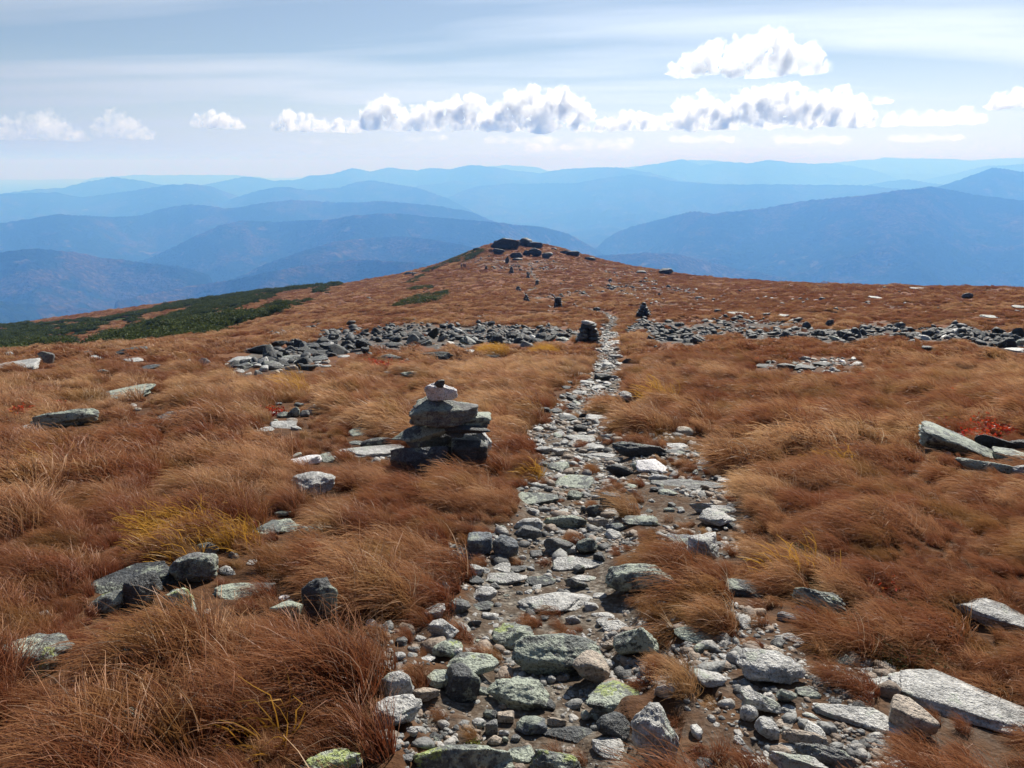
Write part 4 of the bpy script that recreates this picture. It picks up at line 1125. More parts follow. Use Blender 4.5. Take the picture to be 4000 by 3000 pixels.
def tuft(name, mat, seed, nb, rad, ln, wid, seg, lean=1.0, spread=.35, droop=.75, curl=0):
    g = np.random.default_rng(seed)
    a = g.uniform(0, 2 * math.pi, nb); q = np.sqrt(g.uniform(0, 1, nb)) * rad
    cl = g.integers(0, max(nb // 9, 2), nb); cj = g.normal(0, 1, (max(nb // 9, 2), 3))[cl]      # blades hang together in strands
    root = np.stack([q * np.cos(a), q * np.sin(a), np.full(nb, -.02)], 1)
    L = ln * g.uniform(.55, 1.15, nb) * (1 - .25 * (q / rad) ** 2)
    d0 = np.stack([np.cos(a) * spread * q / rad + g.normal(0, .16, nb), np.sin(a) * spread * q / rad + g.normal(0, .16, nb), np.ones(nb)], 1)
    wind = np.stack([-1 + .28 * cj[:, 0] + g.normal(0, .12, nb), -.1 + .38 * cj[:, 1] + g.normal(0, .12, nb), .22 * cj[:, 2]], 1) * lean
    ts = np.linspace(0, 1, seg + 1); p = root.copy(); pts = [p.copy()]; dirs = []
    for k in range(seg):
        t = (k + .5) / seg
        d = d0 * (1 - .55 * t) + wind * (t * 1.25) + np.array([0, 0, -1]) * droop * t * t + (g.normal(0, curl, (nb, 3)) if curl else 0)
        d /= np.linalg.norm(d, axis=1)[:, None]; dirs.append(d); p = p + d * (L / seg)[:, None]; pts.append(p.copy())
    dirs.append(dirs[-1])
    fa = g.uniform(0, math.pi * 2, nb); side0 = np.stack([np.cos(fa), np.sin(fa), g.normal(0, .3, nb)], 1)
    V = np.empty((nb, seg + 1, 2, 3)); 
    for k in range(seg + 1):
        sd_ = np.cross(dirs[k], side0); sd_ /= np.maximum(np.linalg.norm(sd_, axis=1), 1e-6)[:, None]
        w = wid * (1 - .8 * ts[k] ** 1.5) * .5 * (.7 + .6 * g.random(1))
        V[:, k, 0] = pts[k] - sd_ * w; V[:, k, 1] = pts[k] + sd_ * w
    I = np.arange(nb * (seg + 1) * 2).reshape(nb, seg + 1, 2)
    f = np.stack([I[:, :-1, 0], I[:, :-1, 1], I[:, 1:, 1], I[:, 1:, 0]], -1).reshape(-1, 4)
    o = mesh_obj(name, V.reshape(-1, 3), f, mat)
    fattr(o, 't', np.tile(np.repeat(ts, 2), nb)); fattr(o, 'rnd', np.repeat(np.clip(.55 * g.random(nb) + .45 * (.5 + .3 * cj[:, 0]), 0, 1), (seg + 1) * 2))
    return o

def leafy(name, mat, seed, n, rad, h, leaf, flat=.5):
    """a low cushion of small leaves spread through its volume"""
    g = np.random.default_rng(seed)
    v = g.normal(size=(n, 3)); v /= np.linalg.norm(v, axis=1)[:, None]; v[:, 2] = np.abs(v[:, 2])
    lump = 1 + .3 * fbm(v * 2.3 + seed, 2, seed)
    c = v * (g.uniform(.55, 1.0, n) * lump)[:, None] * np.array([rad, rad, h])
    a = g.normal(size=(n, 3)); a[:, 2] += flat; a /= np.linalg.norm(a, axis=1)[:, None]
    u = np.cross(a, g.normal(size=(n, 3))); u /= np.linalg.norm(u, axis=1)[:, None]; w = np.cross(a, u)
    s = (leaf * g.uniform(.6, 1.3, n))[:, None]
    V = np.stack([c - u * s, c + w * s * .45, c + u * s, c - w * s * .45], 1).reshape(-1, 3)
    I = np.arange(n * 4).reshape(n, 4)
    o = mesh_obj(name, V, I, mat); fattr(o, 't', np.repeat(np.clip(c[:, 2] / h, 0, 1), 4)); fattr(o, 'rnd', np.repeat(g.random(n), 4))
    return o

# ---- where things may grow
RX = np.array([r['x'] for r in ROCKS]); RY = np.array([r['y'] for r in ROCKS]); RW = np.array([r['w'] for r in ROCKS]); RD = np.array([r['d'] for r in ROCKS])
RBOX = np.array([r['box'] for r in ROCKS]); RDIST = np.hypot(RX, RY); RROT = np.array([-math.atan2(r['x'], r['y']) for r in ROCKS])
def off_rocks(P, grow, hgt, g, pad=.92):
    """False where a tuft would stand in a rock or hide one the photo shows clear"""
    ok = np.ones(len(P), bool); r = np.hypot(P[:, 0], P[:, 1])
    z0 = np.zeros(len(P)); arc = [project(P + np.stack([-fx * hgt, z0, fz * hgt], 1))[:2] for fx, fz in ((.15, .7), (.6, 1.1), (1.3, 1.0))]
    for k in range(len(ROCKS)):
        dx = P[:, 0] - RX[k]; dy = P[:, 1] - RY[k]; c, s = math.cos(-RROT[k]), math.sin(-RROT[k])
        ex = (dx * c - dy * s) / (RW[k] * pad + .02); ey = (dx * s + dy * c) / (RD[k] * pad + .02)
        ok &= ex * ex + ey * ey > 1
        b = RBOX[k]; m = (b[3] - b[1]) * .08
        if b[2] - b[0] > 14:
            ex_ = 5 + 60 / max(RDIST[k], 2)
            hid = np.zeros(len(P), bool)
            for tx, ty in arc: hid |= (tx > b[0] - ex_ * .4) & (tx < b[2] + ex_) & (ty > b[1] - 4) & (ty < b[3] - m)
            ok &= ~(hid & (r < RDIST[k]) & (g.random(len(P)) < .93))
    return ok

def field(rmin, rmax, spacing, g, half=R(46)):
    n = int(half * (rmax ** 2 - rmin ** 2) / spacing ** 2)
    r = np.sqrt(g.uniform(rmin ** 2, rmax ** 2, n)); a = g.uniform(-half, half, n)
    return r * np.sin(a), r * np.cos(a)

grass_m = blade_mat('sedge_blade', (.040, .013, .006), (.200, .068, .023), (.76, .44, .22), transl=.36, patch=(.25, .072, .034))  # sedge's own dark-to-pale run, deepened to paint shaded roots and sunlit tips
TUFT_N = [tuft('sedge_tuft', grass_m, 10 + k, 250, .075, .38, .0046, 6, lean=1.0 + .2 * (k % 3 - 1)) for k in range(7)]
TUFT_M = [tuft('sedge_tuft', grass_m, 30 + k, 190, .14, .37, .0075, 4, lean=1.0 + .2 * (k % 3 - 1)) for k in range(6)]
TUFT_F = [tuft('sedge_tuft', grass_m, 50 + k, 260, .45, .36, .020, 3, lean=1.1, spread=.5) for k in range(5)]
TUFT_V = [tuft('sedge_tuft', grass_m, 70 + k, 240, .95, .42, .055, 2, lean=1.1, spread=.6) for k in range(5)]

def mound(x, y): return fbm2(x, y, .75, 2, 91) * .75 + fbm2(x, y, 2.3, 2, 95) * .45
def tussock(x, y, c, seed=0):
    """distance to the nearest tussock heart (in cells) and a number for that tussock"""
    wx = x + .25 * c * fbm2(x, y, c * .8, 2, 7); wy = y + .25 * c * fbm2(x, y, c * .8, 2, 8)
    gx, gy = np.floor(wx / c).astype(np.int64), np.floor(wy / c).astype(np.int64); best = np.full(x.shape, 9.0); idn = np.zeros(x.shape); bx_ = np.zeros(x.shape); by_ = np.zeros(x.shape)
    for i in (-1, 0, 1):
        for j in (-1, 0, 1):
            cx, cy = gx + i, gy + j; z0 = np.zeros_like(cx)
            hx = (cx + .5 + .42 * _hash(cx, cy, z0, seed + 1)) * c; hy = (cy + .5 + .42 * _hash(cx, cy, z0, seed + 2)) * c
            d = np.hypot(wx - hx, wy - hy) / c; m = d < best; bx_ = np.where(m, wx - hx, bx_); by_ = np.where(m, wy - hy, by_); best = np.where(m, d, best); idn = np.where(m, _hash(cx, cy, z0, seed + 3), idn)
    return best, idn, bx_ / c, by_ / c
GP, GR, GS, GI, GT = [], [], [], [], []
def sow(rmin, rmax, spacing, first, nvar, size, seed, grow, cell):
    g = np.random.default_rng(seed); x, y = field(rmin, rmax, spacing, g, R(76) if rmax < 30 else R(56) if rmax < 150 else R(46))
    z = height(x, y); P = np.stack([x, y, z], 1); px, py, d = project(P); r = np.hypot(x, y)
    keep = (y > .25) & ((py < 4200) | (np.abs(x) > 1.2))
    pm = path_mask(px, py, .22 * fbm2(x, y, .9, 2, 131)); tm = talus_mask(px, py, r)
    gm = green_mask(px, py, r)
    mo = mound(x, y)
    right = np.clip((px - 1450) / 400, 0, 1) * np.clip((py - 980) / 250, 0, 1)
    if cell > 1: f1, tid, ox, oy = tussock(x * .6, y, cell * .8, seed=3)
    else: f1, tid, ox, oy = tussock(x * .85, y, cell, seed=3)
    st = stony_mask(px, py, r)
    s = size * np.clip(1.42 + .36 * tid + .30 * mo - (1.45 - .25 * mo) * f1, .18, 1.75) * (1 - .40 * right) * (1 - .45 * st)
    keep &= g.random(len(x)) > st * .72
    keep &= (f1 < .62 + .2 * g.random(len(x))) | (g.random(len(x)) < .4)
    tint = np.clip(.5 + .42 * tid + .35 * fbm2(x, y, 6, 3, 41) + g.normal(0, .20, len(x)) - .18 * right - .20 * np.clip((px - 1200) / 350, 0, 1) * np.clip((1150 - py) / 100, 0, 1) - .08, 0, 1)
    inpath = pm > .25
    keep &= ~inpath | (g.random(len(x)) < np.where(py > 1000, .75, .2) * (fbm2(x, y, .5, 2, 77) > np.where(pm < .65, -.45, -.05)))
    s = np.where(inpath, s * .33, s); s = np.where((pm > .02) & ~inpath, s * .7, s)
    keep &= g.random(len(x)) > tm * .97
    keep &= ~gm | (g.random(len(x)) < .12)
    s = np.clip(s, size * np.where(inpath, .2, .32), size * 1.55)
    x, y, P, s, mo, tint, ox, oy = (q[keep] for q in (x, y, P, s, mo, tint, ox, oy))
    ok = off_rocks(P, s * grow, s * .24 * grow, g); P, s, tint, ox, oy = (q[ok] for q in (P, s, tint, ox, oy))
    n = len(P); P = P.copy(); P[:, 2] -= .01; GT.append(tint)
    sw = .35 * fbm2(P[:, 0], P[:, 1], 2.3, 2, 61)
    GP.append(P); GR.append(np.stack([g.normal(0, .12, n) - .75 * oy, g.normal(0, .12, n) + .75 * ox, g.normal(-.25, .38, n) + sw], 1))
    GS.append(np.stack([s, s, s * g.uniform(.8, 1.15, n)], 1)); GI.append(first + g.integers(0, nvar, n))
sow(1.1, 6.5, .085, 0, 7, .86, 1, 1.0, .50)
sow(6.5, 22, .165, 7, 6, .90, 2, 1.0, .62)
sow(22, 110, .47, 13, 5, .80, 3, 1.0, 1.5)
sow(110, 360, 1.15, 18, 5, .85, 4, 1.2, 3.6)
def thatch():
    g = np.random.default_rng(9); x, y = field(1.2, 17, .105, g, R(70)); P = np.stack([x, y, height(x, y)], 1); px, py, d = project(P); r = np.hypot(x, y)
    pm = path_mask(px, py, .2 * fbm2(x, y, .9, 2, 131)); st = stony_mask(px, py, r); pt = fbm2(x, y, .45, 2, 78)
    s = g.uniform(.16, .36, len(x)) * (1 + .35 * pt)
    keep = (g.random(len(x)) < np.clip(.85 + .5 * pt - .75 * pm - .25 * st, .04, 1)) & (pt > np.where(pm > .4, .05, -.7))
    P, s = P[keep], s[keep]; ok = off_rocks(P, s * .6, s * .2, g); P, s = P[ok], s[ok]; n = len(P)
    GP.append(P); GR.append(np.stack([g.normal(0, .35, n), g.normal(0, .35, n), g.uniform(-1.2, .8, n)], 1)); GS.append(np.stack([s, s, s * g.uniform(.6, 1.1, n)], 1))
    GI.append(7 + g.integers(0, 6, n)); GT.append(np.clip(g.normal(.42, .25, n), 0, 1))
thatch()
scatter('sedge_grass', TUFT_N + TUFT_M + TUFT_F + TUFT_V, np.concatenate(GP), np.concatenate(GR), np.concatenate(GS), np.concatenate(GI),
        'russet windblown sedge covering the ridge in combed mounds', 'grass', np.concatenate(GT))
print('tufts', [len(q) for q in GP])

# ---- yellow sedge, red-leaved plants, dark heath and moss, each only in its own places
def in_places(polys, dens, g, rmax=60):
    out = []
    for poly in polys:
        q = np.array(poly, float); c = [ground_at(*p) for p in poly]; c = np.array([p for p in c if p is not None])
        if len(c) < 3: continue
        lo, hi = c.min(0) - .05, c.max(0) + .05; n = int((hi[0] - lo[0]) * (hi[1] - lo[1]) * dens) + 3
        x = g.uniform(lo[0], hi[0], n); y = g.uniform(lo[1], hi[1], n); z = height(x, y); P = np.stack([x, y, z], 1); px, py, d = project(P)
        P = P[inpoly(px, py, poly)]; out.append(P)
    return np.concatenate(out)
def bx(crop, x0, y0, x1, y1, k=12):
    ox, oy, s = CROP[crop]; cx, cy, a, b = ox + (x0 + x1) / 2 * s, oy + (y0 + y1) / 2 * s, (x1 - x0) / 2 * s, (y1 - y0) / 2 * s
    return [(cx + a * math.cos(t) * (1 + .2 * math.sin(3 * t + x0)), cy + b * math.sin(t) * (1 + .2 * math.cos(2 * t + y0))) for t in np.linspace(0, 2 * math.pi, k, False)]
g = np.random.default_rng(55)
def cover(name, label, cat, variants, polys, dens, size, rot_j=.3, freerot=False, clear=True):
    P = in_places(polys, dens, g); s = size * g.uniform(.6, 1.3, len(P)); rr = np.hypot(P[:, 0], P[:, 1]); s = s * np.clip(rr / 6, 1, 1.9)
    if clear:
        ok = off_rocks(P, s * .3, s * .12, g); P, s = P[ok], s[ok]
    n = len(P); rz = g.uniform(0, 6.28, n) if freerot else g.normal(0, rot_j, n)
    scatter(name, variants, P, np.stack([g.normal(0, .12, n), g.normal(0, .12, n), rz], 1), np.stack([s] * 3, 1), g.integers(0, len(variants), n), label, cat)
ym = blade_mat('yellow_sedge_blade', (.09, .055, .010), (.40, .20, .028), (.60, .34, .07), pale=(.5, .2, .04), transl=.5)
YT = [tuft('yellow_sedge_tuft', ym, 200 + k, 34, .07, .30, .0075, 5, lean=.45, spread=.7, droop=.5, curl=.12) for k in range(4)]
cover('yellow_sedge', 'yellow and orange broad sedge blades growing between the rocks', 'sedge', YT,
      [bx('A3', 780, 110, 1660, 330), bx('A3', 1100, 90, 1650, 260), bx('A3', 1380, 300, 1500, 350), bx('C6', 180, 860, 380, 1060), bx('C6', 1480, 1180, 1660, 1360), bx('C6', 1900, 370, 2010, 440),
       bx('C7', 90, 880, 330, 960), bx('C7', 360, 870, 560, 950), bx('A3', 930, 900, 1300, 1120), bx('A4', 250, 560, 420, 640), bx('A1', 180, 140, 330, 175), bx('A1', 570, 145, 690, 175),
       bx('A1', 1200, 500, 1560, 540), bx('A6', 640, 220, 900, 300), bx('A6', 1900, 600, 2212, 760), bx('A3', 1650, 1450, 1950, 1620), bx('C7', 1900, 1120, 2000, 1200), bx('A2', 700, 780, 1000, 900)], 62, .85)
rm = blade_mat('red_leaf', (.14, .012, .010), (.36, .030, .016), (.52, .075, .022), pale=(.6, .25, .05), transl=.5)
RT = [leafy('red_leaf_cushion', rm, 300 + k, 120, .12, .09, .016) for k in range(3)]
cover('red_leaves', 'scarlet autumn leaves of low plants in the sedge', 'ground cover', RT,
      [bx('C6', 0, 440, 60, 480), bx('C6', 90, 500, 260, 580), bx('C6', 230, 485, 380, 510), bx('A2', 60, 25, 290, 50), bx('A2', 180, 293, 460, 332), bx('A2', 560, 425, 840, 475), bx('A2', 1650, 440, 2240, 620),
       bx('A2', 1620, 500, 1900, 570), bx('A6', 285, 385, 530, 455), bx('C6', 1740, 530, 1850, 570), bx('A2', 330, 255, 500, 275), bx('A2', 1100, 400, 1280, 440), bx('T', 1050, 340, 1400, 400), bx('T', 860, 370, 1000, 400), bx('A1', 640, 60, 760, 90), bx('A2', 880, 420, 1100, 470), bx('A2', 1300, 560, 1420, 600), bx('A2', 250, 600, 420, 640), bx('A2', 1450, 260, 1800, 300), bx('A2', 560, 860, 800, 940), bx('A2', 900, 130, 1200, 160), bx('A2', 1900, 300, 2200, 360), bx('A6', 1100, 330, 1300, 380)], 34, .8, freerot=True)
hm = blade_mat('heath_leaf', (.018, .022, .010), (.045, .055, .018), (.12, .105, .04), pale=(.25, .12, .05), transl=.3, spec=.08)
HT = [leafy('heath_cushion', hm, 320 + k, 420, .10, .07, .008) for k in range(3)]
cover('heath', 'dark green and brown heath mats between the sedge and the trail', 'ground cover', HT,
      [bx('A4', 40, 640, 560, 960), bx('A4', -20, 740, 420, 940), bx('A4', 680, 1500, 970, 1690), bx('A6', 1280, 760, 1800, 900), bx('A6', 1250, 700, 1420, 860), bx('A6', 900, 500, 1400, 640), bx('A5', 1060, 980, 1400, 1120), bx('A2', 1000, 1100, 1500, 1300), bx('A2', 500, 1430, 760, 1640)], 150, 1.0, freerot=True)
mm = blade_mat('moss', (.05, .065, .008), (.13, .17, .015), (.24, .27, .04), pale=(.3, .25, .06), transl=.3)
MT = [leafy('moss_cushion', mm, 340 + k, 260, .05, .03, .006) for k in range(3)]
cover('moss', 'bright green and olive moss cushions among the trail stones', 'moss', MT,
      [bx('A4', 1060, 1210, 1200, 1275), bx('A4', 1285, 1245, 1385, 1310), bx('A4', 1030, 665, 1180, 700), bx('A5', 700, 1020, 850, 1120), bx('A5', 660, 520, 740, 560), bx('A6', 420, 1150, 640, 1210), bx('A6', 560, 1220, 900, 1290), bx('A6', 1600, 790, 1800, 870), bx('A6', 1500, 1340, 1700, 1500),
       bx('A6', 1300, 1040, 1440, 1080), bx('A4', 200, 920, 420, 960), bx('A5', 1260, 860, 1330, 900), bx('A4', 830, 540, 920, 600), bx('A1', 1200, 860, 1300, 890), bx('A4', 1040, 1500, 1130, 1560), bx('A5', 130, 1250, 240, 1330)], 420, 1.0, freerot=True)

# ---- evergreen scrub on the flanks
sm = blade_mat('scrub_needles', (.018, .026, .009), (.050, .068, .022), (.11, .13, .045), pale=(.05, .08, .02), transl=.25, spec=.03)
SV = [leafy('scrub', sm, 400 + k, 520, 1.0, .75, .11, .8) for k in range(5)]
g = np.random.default_rng(66)
x, y = field(60, 430, 1.05, g, R(45)); x, y = x[x < 60], y[x < 60]; z = height(x, y); P = np.stack([x, y, z], 1); px, py, d = project(P); r = np.hypot(x, y)
k = green_mask(px + 6 * fbm2(x, y, 7, 2, 3), py + 3 * fbm2(x, y, 9, 2, 4), r); k &= fbm2(x, y, 5.5, 3, 44) > -.18; P = P[k]; n = len(P)
s = g.uniform(.45, 1.5, n) * (1 + .45 * fbm2(P[:, 0], P[:, 1], 12, 2, 8))
scatter('evergreen_scrub', SV, P, np.stack([np.zeros(n), np.zeros(n), g.uniform(0, 6.28, n)], 1), np.stack([s, s, s * .9], 1), g.integers(0, 5, n), 'dark green dwarf evergreen scrub in strips down the left flank', 'scrub')
print('scrub', n)
lab = ['low green scrub strip climbing the left skyline of the far knob', 'green scrub patch on the slope left of the small cairns', 'thin green scrub patch below the hikers', 'thin yellow-green scrub patch above the larger slope patch']
x, y = field(90, 330, .95, g, R(20)); z = height(x, y); P = np.stack([x, y, z], 1); px, py, d = project(P)
for poly, lb in zip(KNOBGREEN, lab):
    Q = P[inpoly(px, py, poly)]
    if not len(Q): print('no scrub in', lb); continue
    c = Q.mean(0); V, T, Rr, fc, n0 = [], [], [], [], 0
    for q in Q:
        sv = SV[g.integers(0, 5)].data; co = np.empty(len(sv.vertices) * 3, np.float32); sv.vertices.foreach_get('co', co); co = co.reshape(-1, 3)
        m = g.integers(0, 130); co = co[m * 4: m * 4 + 1040]; a = g.uniform(0, 6.28); s = g.uniform(.5, 1.1)
        co = (co @ np.array([[math.cos(a), math.sin(a), 0], [-math.sin(a), math.cos(a), 0], [0, 0, .8]])) * s
        tt = np.empty(len(sv.vertices), np.float32); sv.attributes['t'].data.foreach_get('value', tt); rr = np.empty_like(tt); sv.attributes['rnd'].data.foreach_get('value', rr)
        V.append(co + q - c); T.append(tt[m * 4: m * 4 + 1040]); Rr.append(rr[m * 4: m * 4 + 1040]); fc.append(np.arange(len(co)).reshape(-1, 4) + n0); n0 += len(co)
    o = mesh_obj('scrub_patch', np.concatenate(V), np.concatenate(fc), sm, loc=tuple(c)); fattr(o, 't', np.concatenate(T)); fattr(o, 'rnd', np.concatenate(Rr)); link(o)
    tag(o, lb, 'shrub')
# ------------------------------------------------------------------ gravel on the trail, the rest of the rubble
def src(sh, co, seed, sub=2, asp=.75, h=.5):
    V, f = rock_shape(sh, (1, asp, h), seed, sub); return mesh_obj('gravel_piece', V, f, RM_S[co], smooth=sub > 2)
def plain_rock(name, cs, rough=.7):
    m = NT(name); pos = m.n('ShaderNodeNewGeometry').outputs['Position']
    n = m.noise(pos, 9, 4, .7); n2 = m.noise(pos, 45, 3, .7)
    col = m.ramp(n, [(.3, cs[0]), (.5, cs[1]), (.72, cs[2])]); col = m.mix(m.ramp(n2, [(.36, .7), (.5, 0.0)]), col, tuple(np.array(cs[0]) * .5))
    s = m.n('ShaderNodeBsdfPrincipled', Roughness=rough); m.set(s.inputs['Base Color'], col); m.set(s.inputs['Normal'], m.bump(n2, .6, .02)); return m.done(s)
RM_S = dict(l=plain_rock('pale_gravel', ((.13, .125, .115), (.30, .285, .26), (.44, .42, .39)), .6), t=plain_rock('tan_gravel', ((.10, .07, .05), (.22, .165, .12), (.34, .27, .21))),
            d=plain_rock('dark_gravel', ((.03, .03, .03), (.07, .07, .07), (.16, .16, .15))), g=plain_rock('grey_gravel', ((.09, .09, .09), (.20, .20, .19), (.34, .34, .31))), k=plain_rock('black_rubble', ((.012, .014, .015), (.034, .038, .041), (.10, .105, .10))))
g = np.random.default_rng(88)
GV = [src('a', 'l', 1), src('s', 'l', 2, h=.3), src('a', 't', 3), src('b', 't', 4), src('a', 'g', 5), src('s', 'g', 6, h=.3), src('a', 'd', 7), src('s', 'l', 8, h=.24)]
n = 150000; rr = 1.6 * (34 / 1.6) ** g.random(n); aa = g.uniform(-R(34), R(34), n); x, y = rr * np.sin(aa), rr * np.cos(aa); z = height(x, y); P = np.stack([x, y, z], 1); px, py, d = project(P)
pm = np.maximum(path_mask(px, py, .25 * fbm2(x, y, .9, 2, 12)), stony_mask(px, py, rr) * .36 * (px > 800)); pat = fbm2(x, y, .55, 3, 14)
k = (pm > .15) & (py < 1900) & (g.random(n) < np.clip(np.where(pm > .5, .55, .3) + .7 * pat, .04, 1)) & off_rocks(P, np.zeros(n), np.zeros(n), g, .8)
P, rr = P[k], rr[k]; n = len(P); s = np.exp(g.normal(0, .62, n)) * np.clip(.009 + .0042 * rr, .016, .12); s = np.minimum(s, .16)
P[:, 2] -= s * .2
n2 = 160000; r3 = 30 * (210 / 30) ** g.random(n2); a3 = g.uniform(-R(14), R(14), n2); x, y = r3 * np.sin(a3), r3 * np.cos(a3); Q = np.stack([x, y, base_h(x, y)], 1); px, py, d = project(Q)
k = (path_mask(px, py, .25 * fbm2(x, y, 3, 2, 12)) > .2) & (g.random(n2) < .5 * np.clip(1.6 - r3 / 50, .08, 1)); Q, r3 = Q[k], r3[k]; Q[:, 2] = height(Q[:, 0], Q[:, 1]); s3 = np.clip(np.exp(g.normal(math.log(.17), .45, len(Q))), .07, .5) * np.clip(r3 / 60, .9, 1.8); Q[:, 2] -= s3 * .15
P = np.concatenate([P, Q]); s = np.concatenate([s, s3]); n = len(P)
scatter('gravel', GV, P, np.stack([g.normal(0, .25, n), g.normal(0, .25, n), g.uniform(0, 6.28, n)], 1), np.stack([s] * 3, 1), g.integers(0, len(GV), n), 'pale and tan gravel and cobbles covering the trail bed', 'gravel')
print('gravel', n)
KV = [src('a', 'k', 11), src('s', 'k', 12, h=.32), src('a', 'd', 13), src('p', 'k', 14, h=.7), src('s', 'd', 15, h=.3), src('a', 'd', 16), src('w', 'k', 17, h=.4), src('s', 'g', 18, h=.24)]
P, s = RUBBLE; n = len(P)
# a few stray stones in the sedge too
m = 900; r2 = np.sqrt(g.uniform(14 ** 2, 260 ** 2, m)); a2 = g.uniform(-R(40), R(40), m); Q = np.stack([r2 * np.sin(a2), r2 * np.cos(a2), np.zeros(m)], 1); Q[:, 2] = height(Q[:, 0], Q[:, 1])
qx, qy, _ = project(Q); ok = ~green_mask(qx, qy, r2); Q = Q[ok]; r2 = r2[ok]
P = np.concatenate([P, Q]); s = np.concatenate([s, np.clip(np.exp(g.normal(math.log(.26), .4, len(Q))), .1, .7) * np.clip(r2 / 70, .8, 1.5)]); pk = np.concatenate([g.integers(0, 8, n), g.choice([0, 2, 2, 4, 5, 5, 7], len(Q))]); n = len(P)
scatter('rubble', KV, P, np.stack([g.normal(0, .35, n), g.normal(0, .35, n), g.uniform(0, 6.28, n)], 1), np.stack([s, s, s * g.uniform(.7, 1.2, n)], 1), pk, 'small dark rubble filling the rock bands and dotting the slope', 'rubble')
# ------------------------------------------------------------------ hikers on the knob
def flat_mat(name, c, rough=.85):
    m = NT(name); s = m.n('ShaderNodeBsdfPrincipled', Roughness=rough); pos = m.n('ShaderNodeTexCoord').outputs['Object']
    m.set(s.inputs['Base Color'], m.mix(m.noise(pos, 14, 3), tuple(np.array(c) * .7), tuple(np.minimum(np.array(c) * 1.25, 1)))); return m.done(s)
SKIN = flat_mat('skin', (.42, .25, .18), .6); HAIR = flat_mat('hair', (.04, .03, .02))
def skinned(name, pts, edges, rad, mat, parent, root=0):
    me = bpy.data.meshes.new(name); me.from_pydata(pts, edges, []); me.materials.append(mat); o = bpy.data.objects.new(name, me); link(o); o.parent = parent
    md = o.modifiers.new('skin', 'SKIN'); md.use_smooth_shade = True
    if not me.skin_vertices: me.skin_vertices.new() if hasattr(me.skin_vertices, 'new') else None
    sv = me.skin_vertices[0].data if me.skin_vertices else None
    if sv is None: return o
    for k, q in enumerate(rad): sv[k].radius = (q, q) if isinstance(q, (int, float)) else q
    sv[root].use_root = True
    sb = o.modifiers.new('sub', 'SUBSURF'); sb.levels = sb.render_levels = 2
    return o
def hiker(px, py, face, label, jacket, trousers, stride=.12, pack=None, hat=None, arms=.1, sc=1.0, cap='person'):
    P = ground_at(px, py); e = empty('person', tuple(P)); e.rotation_euler = (0, 0, face); e.scale = (sc,) * 3; tag(e, label, 'person')
    s = stride
    J = dict(pel=(0, 0, .95), sp=(0, .01, 1.18), ch=(0, .0, 1.38), nk=(0, .0, 1.50), hd=(0, -.02, 1.62), top=(0, -.01, 1.73),
             hl=(.10, 0, .90), kl=(.12, -s * .7 - .03, .50), al=(.12, -s, .09), tl=(.13, -s - .16, .04), hr=(-.10, 0, .90), kr=(-.12, s * .6 - .05, .50), ar=(-.12, s, .10), tr=(-.13, s - .15, .04),
             sl=(.19, 0, 1.42), el=(.26, -arms * .3, 1.15), wl=(.27, -arms - .12, .93), fl=(.27, -arms - .18, .84), sr=(-.19, 0, 1.42), er=(-.26, arms * .6, 1.15), wr=(-.27, arms * .2 - .06, .92), fr=(-.27, arms * .2 - .10, .83))
    nm = list(J); ix = {n: k for k, n in enumerate(nm)}
    E = [('pel', 'sp'), ('sp', 'ch'), ('ch', 'nk'), ('nk', 'hd'), ('hd', 'top'), ('pel', 'hl'), ('hl', 'kl'), ('kl', 'al'), ('al', 'tl'), ('pel', 'hr'), ('hr', 'kr'), ('kr', 'ar'), ('ar', 'tr'), ('ch', 'sl'), ('sl', 'el'), ('el', 'wl'), ('wl', 'fl'), ('ch', 'sr'), ('sr', 'er'), ('er', 'wr'), ('wr', 'fr')]
    Rd = dict(pel=(.15, .11), sp=(.13, .10), ch=(.16, .11), nk=.055, hd=(.085, .10), top=.06, hl=.085, kl=.058, al=.042, tl=.04, hr=.085, kr=.058, ar=.042, tr=.04, sl=.06, el=.043, wl=.03, fl=.035, sr=.06, er=.043, wr=.03, fr=.035)
    skinned('body', [J[n] for n in nm], [(ix[a], ix[b]) for a, b in E], [Rd[n] for n in nm], SKIN, e)
    def wear(name, names, grow, mat):
        q = {n: k for k, n in enumerate(names)}
        rr = [tuple(np.array(Rd[n]) + grow) if isinstance(Rd[n], tuple) else Rd[n] + grow for n in names]
        return skinned(name, [J[n] for n in names], [(q[a], q[b]) for a, b in E if a in q and b in q], rr, mat, e)
    wear('jacket', ['pel', 'sp', 'ch', 'sl', 'el', 'wl', 'sr', 'er', 'wr'], .028, flat_mat('jacket_cloth', jacket))
    wear('trousers', ['pel', 'hl', 'kl', 'al', 'hr', 'kr', 'ar'], .02, flat_mat('trouser_cloth', trousers))
    V, f = rock_shape('b', (.21, .24, .17), 5, 3); h = mesh_obj('hat' if hat else 'hair', V + np.array([0, 0, 1.64]), f, flat_mat('hat_cloth', hat) if hat else HAIR, parent=e); link(h)
    if pack:
        V, f = rock_shape('c', (.32, .20, .52), 6, 3); b = mesh_obj('backpack', V + np.array([0, .22, 1.02]), f, flat_mat('pack_cloth', pack), parent=e); link(b)
hiker(934, 588, R(60), 'hiker in dark clothes striding on the knob\'s left skyline', (.03, .03, .04), (.025, .025, .03), .30, arms=.25)
hiker(997.2, 581, R(10), 'hiker with a dark pack, left of three close together on the knob', (.05, .035, .04), (.10, .08, .09), .10, pack=(.03, .02, .025), hat=(.3, .25, .24))
hiker(1002.3, 580.5, R(-15), 'hiker in dark clothes in the middle of three on the knob', (.06, .04, .06), (.05, .03, .045), .12)
hiker(1005.2, 580.6, R(20), 'hiker in a pale pink hat, right of three close together on the knob', (.30, .2, .22), (.06, .035, .05), .08, hat=(.75, .6, .58))
